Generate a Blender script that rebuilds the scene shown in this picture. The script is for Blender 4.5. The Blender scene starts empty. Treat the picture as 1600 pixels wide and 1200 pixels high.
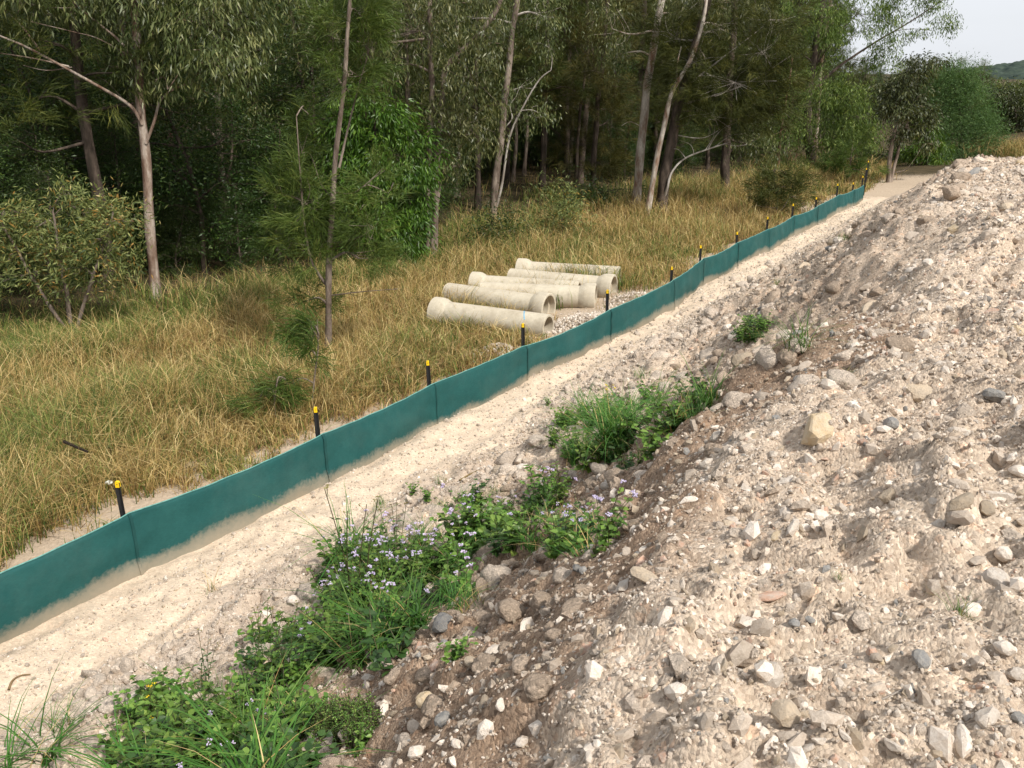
import bpy, bmesh, math
import numpy as np
from mathutils import Vector, Matrix

# ------------------------------------------------------------------ camera, sky, sun, exposure
SC = bpy.context.scene
COL = SC.collection
HC, F = 4.5, 1400.0                       # eye height above the track, focal length in photo pixels
TH = math.atan((600 - 110) / F)           # downward pitch
cam_d = bpy.data.cameras.new('camera'); cam = bpy.data.objects.new('camera', cam_d); COL.objects.link(cam)
cam.location = (0, 0, HC); cam.rotation_euler = (math.pi / 2 - TH, 0, 0)
cam_d.sensor_width = 36; cam_d.lens = F / 1600 * 36; cam_d.clip_start = .05; cam_d.clip_end = 6000
SC.camera = cam

SUN_AZ, SUN_EL = math.radians(138), math.radians(48)     # azimuth clockwise from +Y
W = bpy.data.worlds.new('World'); SC.world = W; W.use_nodes = True
nt = W.node_tree; nt.nodes.clear()
out = nt.nodes.new('ShaderNodeOutputWorld'); bg = nt.nodes.new('ShaderNodeBackground')
sky = nt.nodes.new('ShaderNodeTexSky'); sky.sky_type = 'NISHITA'; sky.sun_disc = False
sky.sun_elevation = SUN_EL; sky.sun_rotation = SUN_AZ; sky.dust_density = 2.5
mixw = nt.nodes.new('ShaderNodeMix'); mixw.data_type = 'RGBA'
tc = nt.nodes.new('ShaderNodeTexCoord'); nz = nt.nodes.new('ShaderNodeTexNoise'); nz.inputs['Scale'].default_value = 2.2; nz.inputs['Detail'].default_value = 5
mpw = nt.nodes.new('ShaderNodeMapping'); mpw.inputs['Scale'].default_value = (1, 1, 3.5)
rw = nt.nodes.new('ShaderNodeValToRGB'); rw.color_ramp.elements[0].position = .3; rw.color_ramp.elements[0].color = (.80,) * 3 + (1,); rw.color_ramp.elements[1].position = .62; rw.color_ramp.elements[1].color = (.97,) * 3 + (1,)
nt.links.new(tc.outputs['Generated'], mpw.inputs['Vector']); nt.links.new(mpw.outputs['Vector'], nz.inputs['Vector'])
nt.links.new(nz.outputs['Fac'], rw.inputs['Fac']); nt.links.new(rw.outputs['Color'], mixw.inputs['Factor'])
nt.links.new(sky.outputs['Color'], mixw.inputs['A']); mixw.inputs['B'].default_value = (7.0, 7.25, 7.65, 1)
nt.links.new(mixw.outputs['Result'], bg.inputs['Color']); bg.inputs['Strength'].default_value = .1
nt.links.new(bg.outputs['Background'], out.inputs['Surface'])

sun_d = bpy.data.lights.new('sun', 'SUN'); sun = bpy.data.objects.new('sun', sun_d); COL.objects.link(sun)
sun_d.energy = 4.3; sun_d.angle = math.radians(4.5); sun_d.color = (1, .95, .87)
sv = Vector((math.sin(SUN_AZ) * math.cos(SUN_EL), math.cos(SUN_AZ) * math.cos(SUN_EL), math.sin(SUN_EL)))
sun.rotation_euler = sv.to_track_quat('Z', 'Y').to_euler(); sun.location = sv * 60

vs = SC.view_settings; vs.view_transform = 'Standard'; vs.look = 'None'; vs.gamma = 1; vs.use_curve_mapping = False; vs.exposure = .34
SC.cycles.use_denoising = True
SC.cycles.max_bounces = 6; SC.cycles.diffuse_bounces = 3; SC.cycles.glossy_bounces = 2; SC.cycles.transmission_bounces = 4
SC.cycles.transparent_max_bounces = 4
SC.cycles.use_adaptive_sampling = True; SC.cycles.adaptive_threshold = .02

# ------------------------------------------------------------------ frames of reference
AL = math.atan2(.53, .85)
DS, DN = np.array([math.sin(AL), math.cos(AL)]), np.array([math.cos(AL), -math.sin(AL)])
def sn(x, y): return x * DS[0] + y * DS[1], x * DN[0] + y * DN[1]
def xy(s, n): return s * DS[0] + n * DN[0], s * DS[1] + n * DN[1]
CT, ST = math.cos(TH), math.sin(TH)
def ray(px, py):
    a, b = (px - 800) / F, -(py - 600) / F
    return np.array([a, CT + b * ST, -ST + b * CT])
def atz(px, py, z):
    d = ray(px, py); t = (z - HC) / d[2]; return np.array([d[0] * t, d[1] * t, z])
def atY(px, py, Y):
    d = ray(px, py); t = Y / d[1]; return np.array([d[0] * t, Y, HC + d[2] * t])
def project(x, y, z):
    dz = z - HC; dep = y * CT - dz * ST; up = y * ST + dz * CT
    return 800 + F * x / dep, 600 - F * up / dep, dep

# ------------------------------------------------------------------ numpy noise
def _h(ix, iy, seed):
    h = (ix.astype(np.int64) * 374761393 + iy.astype(np.int64) * 668265263 + seed * 1442695041) & 0xFFFFFFFF
    h = ((h ^ (h >> 13)) * 1274126177) & 0xFFFFFFFF
    return ((h ^ (h >> 16)) & 0xFFFF) / 65535.0
def vnoise(x, y, seed=0):
    x = np.asarray(x, float); y = np.asarray(y, float)
    ix, iy = np.floor(x), np.floor(y); fx, fy = x - ix, y - iy
    fx = fx * fx * fx * (fx * (fx * 6 - 15) + 10); fy = fy * fy * fy * (fy * (fy * 6 - 15) + 10)
    a, b, c, d = _h(ix, iy, seed), _h(ix + 1, iy, seed), _h(ix, iy + 1, seed), _h(ix + 1, iy + 1, seed)
    return (a + (b - a) * fx) * (1 - fy) + (c + (d - c) * fx) * fy - .5
def fbm(x, y, sc, octv=4, seed=0, gain=.5):
    t = 0; amp = 1; f = sc
    for o in range(octv):
        t = t + amp * vnoise(x * f + 13.7 * o, y * f - 7.1 * o, seed + o); amp *= gain; f *= 2.03
    return t
def cells(x, y, sc, seed=0):
    """rounded lumps: 1 - distance to the nearest jittered point (0..1) and its random"""
    X, Y = np.asarray(x) * sc, np.asarray(y) * sc; ix, iy = np.floor(X), np.floor(Y); best = np.full(X.shape, 9.); rnd = np.zeros(X.shape)
    for i in (-1, 0, 1):
        for j in (-1, 0, 1):
            cx, cy = ix + i, iy + j
            d = (cx + .15 + .7 * _h(cx, cy, seed) - X) ** 2 + (cy + .15 + .7 * _h(cx, cy, seed + 9) - Y) ** 2
            m = d < best; best = np.where(m, d, best); rnd = np.where(m, _h(cx, cy, seed + 5), rnd)
    return np.clip(1 - best * 1.7, 0, 1), rnd
def sstep(a, b, x): t = np.clip((np.asarray(x, float) - a) / (b - a), 0, 1); return t * t * (3 - 2 * t)

PN = np.array([-400, -60, -30, -16, -9, -7.5, -6.9, -5.4, -4.5, -3.9, -3.3, -2.2, -1.3, -.75, 0, 3, 9, 40, 400.])
PZ = np.array([-1.5, -.8, -.55, -.4, -.2, -.06, 0, .06, .16, .42, .85, 1.78, 2.62, 2.86, 2.92, 2.98, 2.95, 1.2, .5])
def height(s, n):
    s = np.asarray(s, float); n = np.asarray(n, float)
    n2 = n + .35 * fbm(s, n * .3, .45, 2, 31) * sstep(-5.5, -3.5, n) * (1 - sstep(1, 3, n))
    n2 = n2 + 1.0 * sstep(7, 17, s) * sstep(-6.6, -5.4, n)
    base = np.interp(n2, PN, PZ)
    soft = np.interp(n2 - .25, PN, PZ) * .5 + np.interp(n2 + .25, PN, PZ) * .5
    z = base * .3 + soft * .7
    end = 1 - sstep(20, 33, s) - .11 * np.exp(-((s - 17) / 4.5) ** 2)
    bank = sstep(-4.6, -3.4, n2)
    z = np.where(n > -4.6, .12 * bank + (z - .12 * bank) * np.where(n > -4.6, end * .93 + .07, 1), z)
    near = (s > -3) & (s < 45) & (n > -30) & (n < 14)
    # lumps: broad swells, clods at the toe and on the slope, small crumbs
    wb = sstep(-5.6, -4.3, n) * (1 - sstep(6, 12, n)); ws = sstep(-6.0, -5.0, n + .5 * fbm(s, n, .8, 3, 66) + .3 * (1 - sstep(4, 9, s))) * (1 - sstep(-2.2, -.6, n))
    z = z + fbm(s, n, .5, 3, 3) * .30 * wb + fbm(s, n, 1.7, 3, 7) * .10 * (wb * .8 + .12)
    c1, r1 = cells(s + .1 * fbm(s, n, 2, 2, 5), n, 2.1, 11); c2, r2 = cells(s, n + .08 * fbm(s, n, 3, 2, 6), 4.7, 21); c3, r3 = cells(s, n, 10, 41)
    lump = c1 * (r1 > .5) * .11 + c2 * (r2 > .35) * .07 + c3 * (r3 > .3) * .03
    pl = sstep(-1.6, -.4, n) * wb
    z = z + lump * np.clip(ws * 1.1 + pl * .85, 0, 1.2) + (c3 * .012 + fbm(s, n, 12, 3, 8) * .022) * (.35 + .65 * wb)
    z = z + pl * (.075 * sstep(0, .05, fbm(s, n, 1.5, 3, 120)) + .045 * sstep(0, .045, fbm(s, n, 3.6, 3, 130)) - .05) + ws * .04 * sstep(0, .05, fbm(s, n, 3.1, 3, 140))
    # erosion runnels down the slope
    run = fbm(s * 1.0, n * .12, 1.5, 2, 77)
    z = z - np.clip(run, 0, 1) * .25 * sstep(-4.2, -3, n) * (1 - sstep(-1.4, -.7, n))
    tr_ = sstep(-7.2, -6.8, n) * (1 - sstep(-5.6, -5., n)); c4, r4 = cells(s, n * 1.6, 2.6, 61)
    z = z - tr_ * (c4 * (r4 > .55) * .028 + .022 * np.exp(-((n + 6.05 + .25 * fbm(s, n * 0, .35, 2, 15)) / .10) ** 2)) + tr_ * fbm(s * .6, n, 3.2, 3, 19) * .03
    # sand drifted against the silt fence
    z = z + .09 * np.exp(-((n + 6.55) / .22) ** 2) * np.clip(fbm(s, n, .7, 3, 51) * 2 + .35, 0, 1.3)
    z = z + fbm(s, n, .12, 3, 91) * .35 * (1 - sstep(-12, -8, n)) * near
    return z
def Z(x, y): s, n = sn(np.asarray(x, float), np.asarray(y, float)); return height(s, n)
def hit(px, py):
    """point of the terrain seen at a photo pixel"""
    d = ray(px, py); t = 1.5 * (75 / 1.5) ** np.linspace(0, 1, 260)
    for _ in range(2):
        z = HC + d[2] * t - Z(d[0] * t, d[1] * t); i = int(np.argmax(z < 0)) if (z < 0).any() else len(t) - 1
        if _ == 0: t = np.linspace(t[max(i - 1, 0)], t[i], 40)
    return np.array([d[0] * t[i], d[1] * t[i], float(Z(d[0] * t[i], d[1] * t[i]))])

def hits(Q):
    Q = np.asarray(Q, float); a, b = (Q[:, 0] - 800) / F, -(Q[:, 1] - 600) / F; D = np.stack([a, CT + b * ST, -ST + b * CT], -1)
    t = np.repeat((1.5 * 50 ** np.linspace(0, 1, 150))[None], len(Q), 0)
    for _ in range(2):
        z = HC + D[:, 2:] * t - Z(D[:, :1] * t, D[:, 1:2] * t); i = np.clip(np.argmax(z < 0, 1), 1, t.shape[1] - 1); r = np.arange(len(Q)); t0, t1 = t[r, i - 1], t[r, i]
        t = t0[:, None] + (t1 - t0)[:, None] * np.linspace(0, 1, 24)[None]
    x, y = D[:, 0] * t1, D[:, 1] * t1; return np.stack([x, y, Z(x, y)], -1)

# ------------------------------------------------------------------ mesh helpers
class MB:
    def __init__(s): s.v = []; s.q = []; s.t = []; s.a = []; s.n = 0; s.qm = []; s.tm = []
    def add(s, V, quads=None, tris=None, a=0., m=0):
        V = np.asarray(V, float).reshape(-1, 3); k = len(V)
        s.v.append(V); s.a.append(np.broadcast_to(np.asarray(a, float), (k,)) if np.ndim(a) < 1 or len(a) == k else np.full(k, .5))
        if quads is not None and len(quads): q = np.asarray(quads, int).reshape(-1, 4) + s.n; s.q.append(q); s.qm.append(np.full(len(q), m))
        if tris is not None and len(tris): t = np.asarray(tris, int).reshape(-1, 3) + s.n; s.t.append(t); s.tm.append(np.full(len(t), m))
        s.n += k; return s
    def mesh(s, name, mats, smooth=False):
        me = bpy.data.meshes.new(name)
        V = np.concatenate(s.v) if s.v else np.zeros((0, 3)); A = np.concatenate(s.a) if s.a else np.zeros(0)
        Q = np.concatenate(s.q) if s.q else np.zeros((0, 4), int); T = np.concatenate(s.t) if s.t else np.zeros((0, 3), int)
        me.vertices.add(len(V)); me.vertices.foreach_set('co', V.ravel())
        me.loops.add(Q.size + T.size); me.loops.foreach_set('vertex_index', np.concatenate([Q.ravel(), T.ravel()]).astype(np.int32))
        me.polygons.add(len(Q) + len(T))
        me.polygons.foreach_set('loop_start', np.concatenate([np.arange(len(Q)) * 4, Q.size + np.arange(len(T)) * 3]).astype(np.int32))
        mi = np.concatenate((s.qm + s.tm) or [np.zeros(0)]).astype(np.int32)
        for m in (mats if isinstance(mats, (list, tuple)) else [mats]): me.materials.append(m)
        me.polygons.foreach_set('material_index', mi)
        at = me.attributes.new('v', 'FLOAT', 'POINT'); at.data.foreach_set('value', A.astype(np.float32))
        me.update(calc_edges=True)
        if smooth: me.polygons.foreach_set('use_smooth', np.ones(len(me.polygons), bool))
        else: me.polygons.foreach_set('use_smooth', np.zeros(len(me.polygons), bool))
        me.validate(); return me
def link(name, data, parent=None, loc=None, rot=None, scl=None, **p):
    o = bpy.data.objects.new(name, data); COL.objects.link(o); o.parent = parent
    if loc is not None: o.location = loc
    if rot is not None: o.rotation_euler = rot
    if scl is not None: o.scale = scl if np.ndim(scl) else (scl,) * 3
    for k, v in p.items(): o[k] = v
    return o
def thing(name, label, cat, loc=(0, 0, 0), rot=(0, 0, 0), group=None):
    o = link(name, None, None, loc, rot, label=label, category=cat); o.empty_display_size = .1
    if group: o['group'] = group
    return o
def tube(mb, pts, rad, sides=8, a=.5, m=0, cap=False):
    P = np.asarray(pts, float); k = len(P); R = np.broadcast_to(np.asarray(rad, float), (k,))
    T = np.gradient(P, axis=0); T /= np.linalg.norm(T, axis=1)[:, None] + 1e-9
    ref = np.array([1., 0, 0]) if abs(T[0][0]) < .8 else np.array([0, 0, 1.])
    U = np.cross(T, ref); U /= np.linalg.norm(U, axis=1)[:, None] + 1e-9; Wv = np.cross(T, U)
    th = np.linspace(0, 2 * math.pi, sides, endpoint=False)
    V = P[:, None] + R[:, None, None] * (np.cos(th)[None, :, None] * U[:, None] + np.sin(th)[None, :, None] * Wv[:, None])
    q = [(i * sides + j, i * sides + (j + 1) % sides, (i + 1) * sides + (j + 1) % sides, (i + 1) * sides + j) for i in range(k - 1) for j in range(sides)]
    t = []
    if cap: t = [((k - 1) * sides, (k - 1) * sides + j, (k - 1) * sides + j + 1) for j in range(1, sides - 1)]
    mb.add(V, q, t, a, m)
def smoothpath(pts, k=6):
    P = np.asarray(pts, float); n = len(P)
    if n < 3: return np.array([P[0] + (P[-1] - P[0]) * t for t in np.linspace(0, 1, k)])
    out_ = []
    for i in range(n - 1):
        p0, p1, p2, p3 = P[max(i - 1, 0)], P[i], P[i + 1], P[min(i + 2, n - 1)]
        for t in np.linspace(0, 1, k, endpoint=False):
            out_.append(.5 * (2 * p1 + (p2 - p0) * t + (2 * p0 - 5 * p1 + 4 * p2 - p3) * t * t + (3 * p1 - p0 - 3 * p2 + p3) * t ** 3))
    return np.array(out_ + [P[-1]])
def norm(v): return v / (np.linalg.norm(v, axis=-1, keepdims=True) + 1e-9)

# ------------------------------------------------------------------ material helpers
class NT:
    def __init__(s, name):
        s.m = bpy.data.materials.new(name); s.m.use_nodes = True; s.t = s.m.node_tree; s.N = s.t.nodes; s.N.clear()
        s.out = s.N.new('ShaderNodeOutputMaterial'); s.b = s.N.new('ShaderNodeBsdfPrincipled'); s.t.links.new(s.b.outputs[0], s.out.inputs[0])
    def n(s, typ, **kw):
        o = s.N.new(typ)
        for k, v in kw.items():
            if hasattr(o, k): setattr(o, k, v)
            else: o.inputs[k.replace('_', ' ')].default_value = v
        return o
    def l(s, a, b): s.t.links.new(a, b); return s
    def noise(s, scale, detail=3, vec=None, rough=.5):
        o = s.n('ShaderNodeTexNoise'); o.inputs['Scale'].default_value = scale; o.inputs['Detail'].default_value = detail; o.inputs['Roughness'].default_value = rough
        if vec is not None: s.l(vec, o.inputs['Vector'])
        return o.outputs['Fac']
    def ramp(s, fac, stops):
        o = s.n('ShaderNodeValToRGB'); cr = o.color_ramp
        while len(cr.elements) < len(stops): cr.elements.new(.5)
        for e, (p, c) in zip(cr.elements, stops): e.position = p; e.color = tuple(c) + (1,) if np.ndim(c) else (c, c, c, 1)
        s.l(fac, o.inputs['Fac']); return o.outputs['Color']
    def mix(s, fac, a, b, mode='MIX'):
        o = s.n('ShaderNodeMix', data_type='RGBA', blend_type=mode)
        for sock, v in ((o.inputs['Factor'], fac), (o.inputs['A'], a), (o.inputs['B'], b)):
            if isinstance(v, bpy.types.NodeSocket): s.l(v, sock)
            elif np.ndim(v): sock.default_value = tuple(v) + (1,)
            else: sock.default_value = v if sock.type == 'VALUE' else (v, v, v, 1)
        return o.outputs['Result']
    def math(s, op, a, b=0.):
        o = s.n('ShaderNodeMath', operation=op)
        for sock, v in ((o.inputs[0], a), (o.inputs[1], b)):
            if isinstance(v, bpy.types.NodeSocket): s.l(v, sock)
            else: sock.default_value = v
        return o.outputs[0]
    def attr(s, name): o = s.n('ShaderNodeAttribute'); o.attribute_name = name; return o.outputs['Fac']
    def bump(s, h, strength, dist):
        o = s.n('ShaderNodeBump'); o.inputs['Strength'].default_value = strength; o.inputs['Distance'].default_value = dist
        s.l(h, o.inputs['Height']); s.l(o.outputs[0], s.b.inputs['Normal']); return s
    def col(s, c):
        if isinstance(c, bpy.types.NodeSocket): s.l(c, s.b.inputs['Base Color'])
        else: s.b.inputs['Base Color'].default_value = tuple(c) + (1,)
        return s
    def rough(s, r, spec=.3): s.b.inputs['Roughness'].default_value = r; s.b.inputs['Specular IOR Level'].default_value = spec; return s
    def pos(s): return s.n('ShaderNodeNewGeometry').outputs['Position']
    def objc(s): return s.n('ShaderNodeTexCoord').outputs['Object']
    def rnd(s): return s.n('ShaderNodeObjectInfo').outputs['Random']

def leafmat(name, stops, trans=.3, rough=.5, var=.35, spec=.25, big=.25):
    k = NT(name); v = k.attr('v'); c = k.ramp(v, stops)
    hv = k.n('ShaderNodeHueSaturation'); k.l(c, hv.inputs['Color'])
    k.l(k.math('ADD', k.math('MULTIPLY', k.rnd(), var), 1 - var / 2), hv.inputs['Value'])
    k.l(k.math('ADD', k.math('MULTIPLY', k.rnd(), .03), .485), hv.inputs['Hue'])
    c = hv.outputs['Color']; k.col(c).rough(rough, spec)
    tr = k.n('ShaderNodeBsdfTranslucent'); k.l(k.mix(1., c, (1.15, 1.15, .6), 'MULTIPLY'), tr.inputs['Color'])
    ms = k.n('ShaderNodeMixShader'); ms.inputs[0].default_value = trans
    k.l(k.b.outputs[0], ms.inputs[1]).l(tr.outputs[0], ms.inputs[2]).l(ms.outputs[0], k.out.inputs[0]); return k.m

# soils: beige crushed rock, cream sand, moist brown face; colour speckle per grain
def soilmat(name, kind):
    k = NT(name); p = k.pos()
    big = k.noise(.9, 4, p, .6); mid = k.noise(5, 5, p, .65)
    vo = k.n('ShaderNodeTexVoronoi'); vo.inputs['Scale'].default_value = 75; k.l(p, vo.inputs['Vector'])
    vo2 = k.n('ShaderNodeTexVoronoi'); vo2.inputs['Scale'].default_value = 26; k.l(p, vo2.inputs['Vector'])
    sep = k.n('ShaderNodeSeparateColor'); k.l(vo.outputs['Color'], sep.inputs[0]); sep2 = k.n('ShaderNodeSeparateColor'); k.l(vo2.outputs['Color'], sep2.inputs[0])
    pale, moist, sand = (.53, .45, .37), (.30, .225, .168), (.555, .46, .36)
    wet = k.attr('v'); w2 = k.math('ADD', wet, k.math('MULTIPLY', k.math('SUBTRACT', mid, .5), .9))
    if kind == 'bank': c = k.mix(k.ramp(w2, [(.3, 0.), (.75, 1.)]), pale, moist)
    elif kind == 'sand': c = k.mix(k.ramp(w2, [(.25, 0.), (.7, 1.)]), sand, (.42, .35, .285))
    c = k.mix(.55, c, k.ramp(mid, [(.25, .62), (.5, 1.), (.75, 1.22)]), 'MULTIPLY')
    c = k.mix(.35, c, k.ramp(big, [(.3, (.86, .8, .74)), (.6, (1.05, 1.03, 1.0))]), 'MULTIPLY')
    g = .75 if kind == 'bank' else .35
    grain = k.ramp(sep.outputs[0], [(0, (.4, .36, .34)), (.12, (.75, .68, .62)), (.5, (.96, .93, .9)), (.82, (1.12, 1.08, 1.02)), (.93, (1.4, 1.36, 1.32)), (1, (1.75, 1.7, 1.65))])
    c = k.mix(g, c, grain, 'MULTIPLY')
    g2 = k.ramp(sep2.outputs[1], [(0, (.62, .58, .56)), (.1, (.95, .93, .9)), (.8, (1., 1., 1.)), (.93, (1.25, 1.2, 1.15)), (1, (1.3, 1.05, .9))])
    c = k.mix(g * .8, c, g2, 'MULTIPLY')
    k.col(c).rough(.95, .1)
    hgt = k.math('ADD', k.math('MULTIPLY', k.math('SUBTRACT', 1., vo.outputs['Distance']), .35), k.math('ADD', k.noise(22, 6, p, .7), k.math('MULTIPLY', k.noise(60, 4, p, .7), .5)))
    k.bump(hgt, .85 if kind == 'bank' else .6, .025 if kind == 'bank' else .014); return k.m
def groundmat():
    k = NT('grassland_soil'); p = k.pos(); n1 = k.noise(1.4, 5, p, .65); n2 = k.noise(14, 5, p, .7); s = k.attr('v')
    litter = k.mix(k.ramp(n1, [(.35, 0.), (.65, 1.)]), (.035, .03, .016), (.09, .066, .036))
    litter = k.mix(.6, litter, k.ramp(n2, [(.3, .55), (.7, 1.5)]), 'MULTIPLY')
    snd = k.mix(.5, (.43, .34, .25), k.ramp(n2, [(.3, .65), (.7, 1.3)]), 'MULTIPLY')
    f = k.ramp(k.math('ADD', s, k.math('MULTIPLY', k.math('SUBTRACT', n2, .5), .7)), [(.4, 0.), (.6, 1.)])
    k.col(k.mix(f, litter, snd)).rough(.95, .1).bump(n2, .7, .04); return k.m
def stonemat(name, c1, c2, dirt=.4):
    k = NT(name); o = k.objc(); n1 = k.noise(2.3, 4, o, .6); n2 = k.noise(9, 5, o, .7)
    c = k.mix(k.ramp(n1, [(.35, 0.), (.65, 1.)]), c1, c2)
    c = k.mix(k.ramp(n2, [(.45, 0.), (.75, dirt)]), c, (.33, .265, .2))
    hv = k.n('ShaderNodeHueSaturation'); k.l(c, hv.inputs['Color']); k.l(k.math('ADD', k.math('MULTIPLY', k.rnd(), .5), .75), hv.inputs['Value'])
    k.col(hv.outputs['Color']).rough(.85, .2).bump(k.noise(7, 6, o, .75), .5, .12); return k.m
def clodmat(name, c1, c2):
    k = NT(name); p = k.pos(); n1 = k.noise(6, 5, p, .7)
    vo = k.n('ShaderNodeTexVoronoi'); vo.inputs['Scale'].default_value = 120; k.l(p, vo.inputs['Vector']); sep = k.n('ShaderNodeSeparateColor'); k.l(vo.outputs['Color'], sep.inputs[0])
    c = k.mix(k.ramp(n1, [(.3, 0.), (.7, 1.)]), c1, c2)
    c = k.mix(.5, c, k.ramp(sep.outputs[0], [(0, (.5, .47, .45)), (.15, (.9, .88, .85)), (.8, (1.05, 1.02, 1.)), (.92, (1.6, 1.55, 1.5)), (1, (1.9, 1.85, 1.8))]), 'MULTIPLY')
    hv = k.n('ShaderNodeHueSaturation'); k.l(c, hv.inputs['Color']); k.l(k.math('ADD', k.math('MULTIPLY', k.rnd(), .3), .85), hv.inputs['Value'])
    k.col(hv.outputs['Color']).rough(.95, .1).bump(k.math('ADD', k.noise(14, 7, p, .75), k.math('MULTIPLY', k.noise(55, 4, p, .7), .5)), 1., .045); return k.m
def barkmat(name, c1, c2, c3, sc=5.5):
    k = NT(name); o = k.objc(); mp = k.n('ShaderNodeMapping'); mp.inputs['Scale'].default_value = (1, 1, .28); k.l(o, mp.inputs['Vector'])
    n1 = k.noise(sc, 4, mp.outputs[0], .6); n2 = k.noise(sc * 7, 5, mp.outputs[0], .7)
    c = k.ramp(n1, [(.36, c1), (.5, c2), (.62, c3)]); c = k.mix(.6, c, k.ramp(n2, [(.3, .6), (.7, 1.3)]), 'MULTIPLY')
    k.col(c).rough(.85, .2).bump(n2, .6, .03); return k.m

M = {}
M['bank'] = soilmat('crushed_rock_fill', 'bank'); M['sand'] = soilmat('cream_sand', 'sand'); M['ground'] = groundmat()
M['white'] = stonemat('white_stone', (.76, .685, .60), (.66, .565, .47), .25); M['tan'] = stonemat('tan_stone', (.50, .40, .29), (.42, .35, .27))
M['grey'] = stonemat('blue_grey_stone', (.20, .20, .20), (.31, .295, .27), .35); M['pink'] = stonemat('pink_stone', (.50, .30, .21), (.50, .40, .33)); M['beige'] = stonemat('beige_stone', (.54, .46, .38), (.45, .37, .295), .4)
M['clod'] = clodmat('dry_clod', (.62, .53, .445), (.52, .44, .36)); M['clodb'] = clodmat('moist_clod', (.44, .355, .28), (.37, .29, .22))
M['ltan'] = stonemat('ochre_stone', (.55, .42, .26), (.60, .50, .37), .2)

# ------------------------------------------------------------------ terrain
def grid_obj(name, S, N, mat, attr, zoff=None, smooth=True, **p):
    SS, NN = np.meshgrid(S, N, indexing='ij'); zz = height(SS, NN)
    if zoff is not None: zz = zz + zoff(SS, NN)
    X, Y = xy(SS, NN); ni, nj = SS.shape; i = np.arange(ni * nj).reshape(ni, nj)
    q = np.stack([i[:-1, :-1], i[1:, :-1], i[1:, 1:], i[:-1, 1:]], -1).reshape(-1, 4)[:, ::-1]
    mb = MB(); mb.add(np.stack([X, Y, zz], -1), q, None, attr(SS, NN).ravel())
    o = link(name, mb.mesh(name, mat, smooth), None, kind='structure', **p); return o
S = [.8]
while S[-1] < 36: S.append(S[-1] + max(.03, .0066 * S[-1]))
S = np.array(S); NS = -5.0
def wet_attr(s, n):
    n = n + 1.0 * sstep(7, 17, s); w = sstep(-4.7, -3.9, n) * (1 - sstep(-1.35, -.75, n + .5 * fbm(s, n, .8, 3, 63))) * .9
    w = w * (1 - .62 * sstep(5.5, 12, s)) + .3 * np.clip(fbm(s, n, .9, 3, 61) * 1.6, 0, 1) * sstep(-5, -4, n)
    return w
bank = grid_obj('embankment', S, np.arange(NS, 7.21, .037), M['bank'], wet_attr)
track = grid_obj('dirt_track', S, np.concatenate([np.arange(-7.4, NS - .01, .04), [NS]]), M['sand'], lambda s, n: sstep(-6.05, -5.2, n + .6 * fbm(s, n, .8, 3, 66) + .3 * (1 - sstep(4, 9, s))) * .85)
def gsand(s, n):
    e = sstep(-8.6, -7.6, n + 1.2 * fbm(s, n, .5, 3, 71)) * (1 - sstep(40, 50, s))
    s0, n0 = 15.2, -8.3; pp = 1 - sstep(.9, 1.6, np.hypot((s - s0) / 2.6, (n - n0) / 1.2)); e2 = (1 - sstep(1.2, 2.2, np.hypot((s - 4.9) / 1.5, (n + 8.1) / .8)))
    far = .58 * (1 - sstep(.7, 1.3, np.hypot((s - 37) / 3.4, (n + 5.3) / 1.1)))
    return np.clip(np.maximum.reduce([e * .85, pp, e2, far]) * (1 - .0 * n), 0, 1)
SG = np.concatenate([[-1500, -600, -250, -100, -40, -15, -6, -2, .2, .8], np.arange(1.1, 40, .22), 40 * 1.035 ** np.arange(0, 110)])
NG = np.concatenate([-7.4 - 30 * (1.06 ** np.arange(70, 0, -1) - 1) - 10, np.arange(-17.3, -7.45, .16), [-7.4, -7.2, -6, -4, -2, 0, 2, 4, 6, 7.0, 7.2], 7.2 + 1.6 * 1.35 ** np.arange(0, 23)])
def under(s, n): return np.where((s > .8) & (s < 35.7) & (n > -7.35) & (n < 7.1), -.45, 0)
ground = grid_obj('ground', SG, NG, M['ground'], gsand, under)

# ------------------------------------------------------------------ stones
def ico(sub):
    bm = bmesh.new(); bmesh.ops.create_icosphere(bm, subdivisions=sub, radius=1); V = np.array([v.co[:] for v in bm.verts]); T = np.array([[v.index for v in f.verts] for f in bm.faces]); bm.free(); return V, T
ICO = {i: ico(i) for i in (1, 2, 3, 4)}
def rock(seed, sub, cuts=9, squash=(1, .8, .6), jit=.06, lo=.5, hi=.85):
    r = np.random.RandomState(seed); V, T = ICO[sub]; V = V.copy()
    for _ in range(cuts):
        n_ = norm(r.normal(size=3)); d = r.uniform(lo, hi); k = V @ n_ - d; V = V - np.where(k > 0, k, 0)[:, None] * n_
    V = V * (1 + r.normal(size=(len(V), 1)) * jit) * np.array(squash) * r.uniform(.85, 1.15, 3); return V, T
def clod(seed, sub=4):
    r = np.random.RandomState(seed); V, T = ICO[sub]; V = V.copy(); d = np.ones(len(V))
    for f, a in ((1.2, .26), (2.6, .20), (5., .16), (9., .10), (17., .06)):
        M3 = r.normal(size=(3, 5)) * f * .75; w = np.sin(V @ M3 + r.uniform(0, 6, 5)); d += a * (np.abs(w).mean(1) - .62) * 2.2
    V = V * d[:, None]
    for _ in range(7):
        n_ = norm(r.normal(size=3)); dd = r.uniform(.55, .85); k = V @ n_ - dd; V = V - np.where(k > 0, k, 0)[:, None] * n_ * .85
    V = V * (1 + r.normal(size=(len(V), 1)) * .018)
    return V * np.array([1, .85, .68]), T
def rmesh(name, VT, mat, smooth=False): mb = MB(); mb.add(VT[0], None, VT[1], .5); return mb.mesh(name, mat, smooth)
STONE = {}
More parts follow.
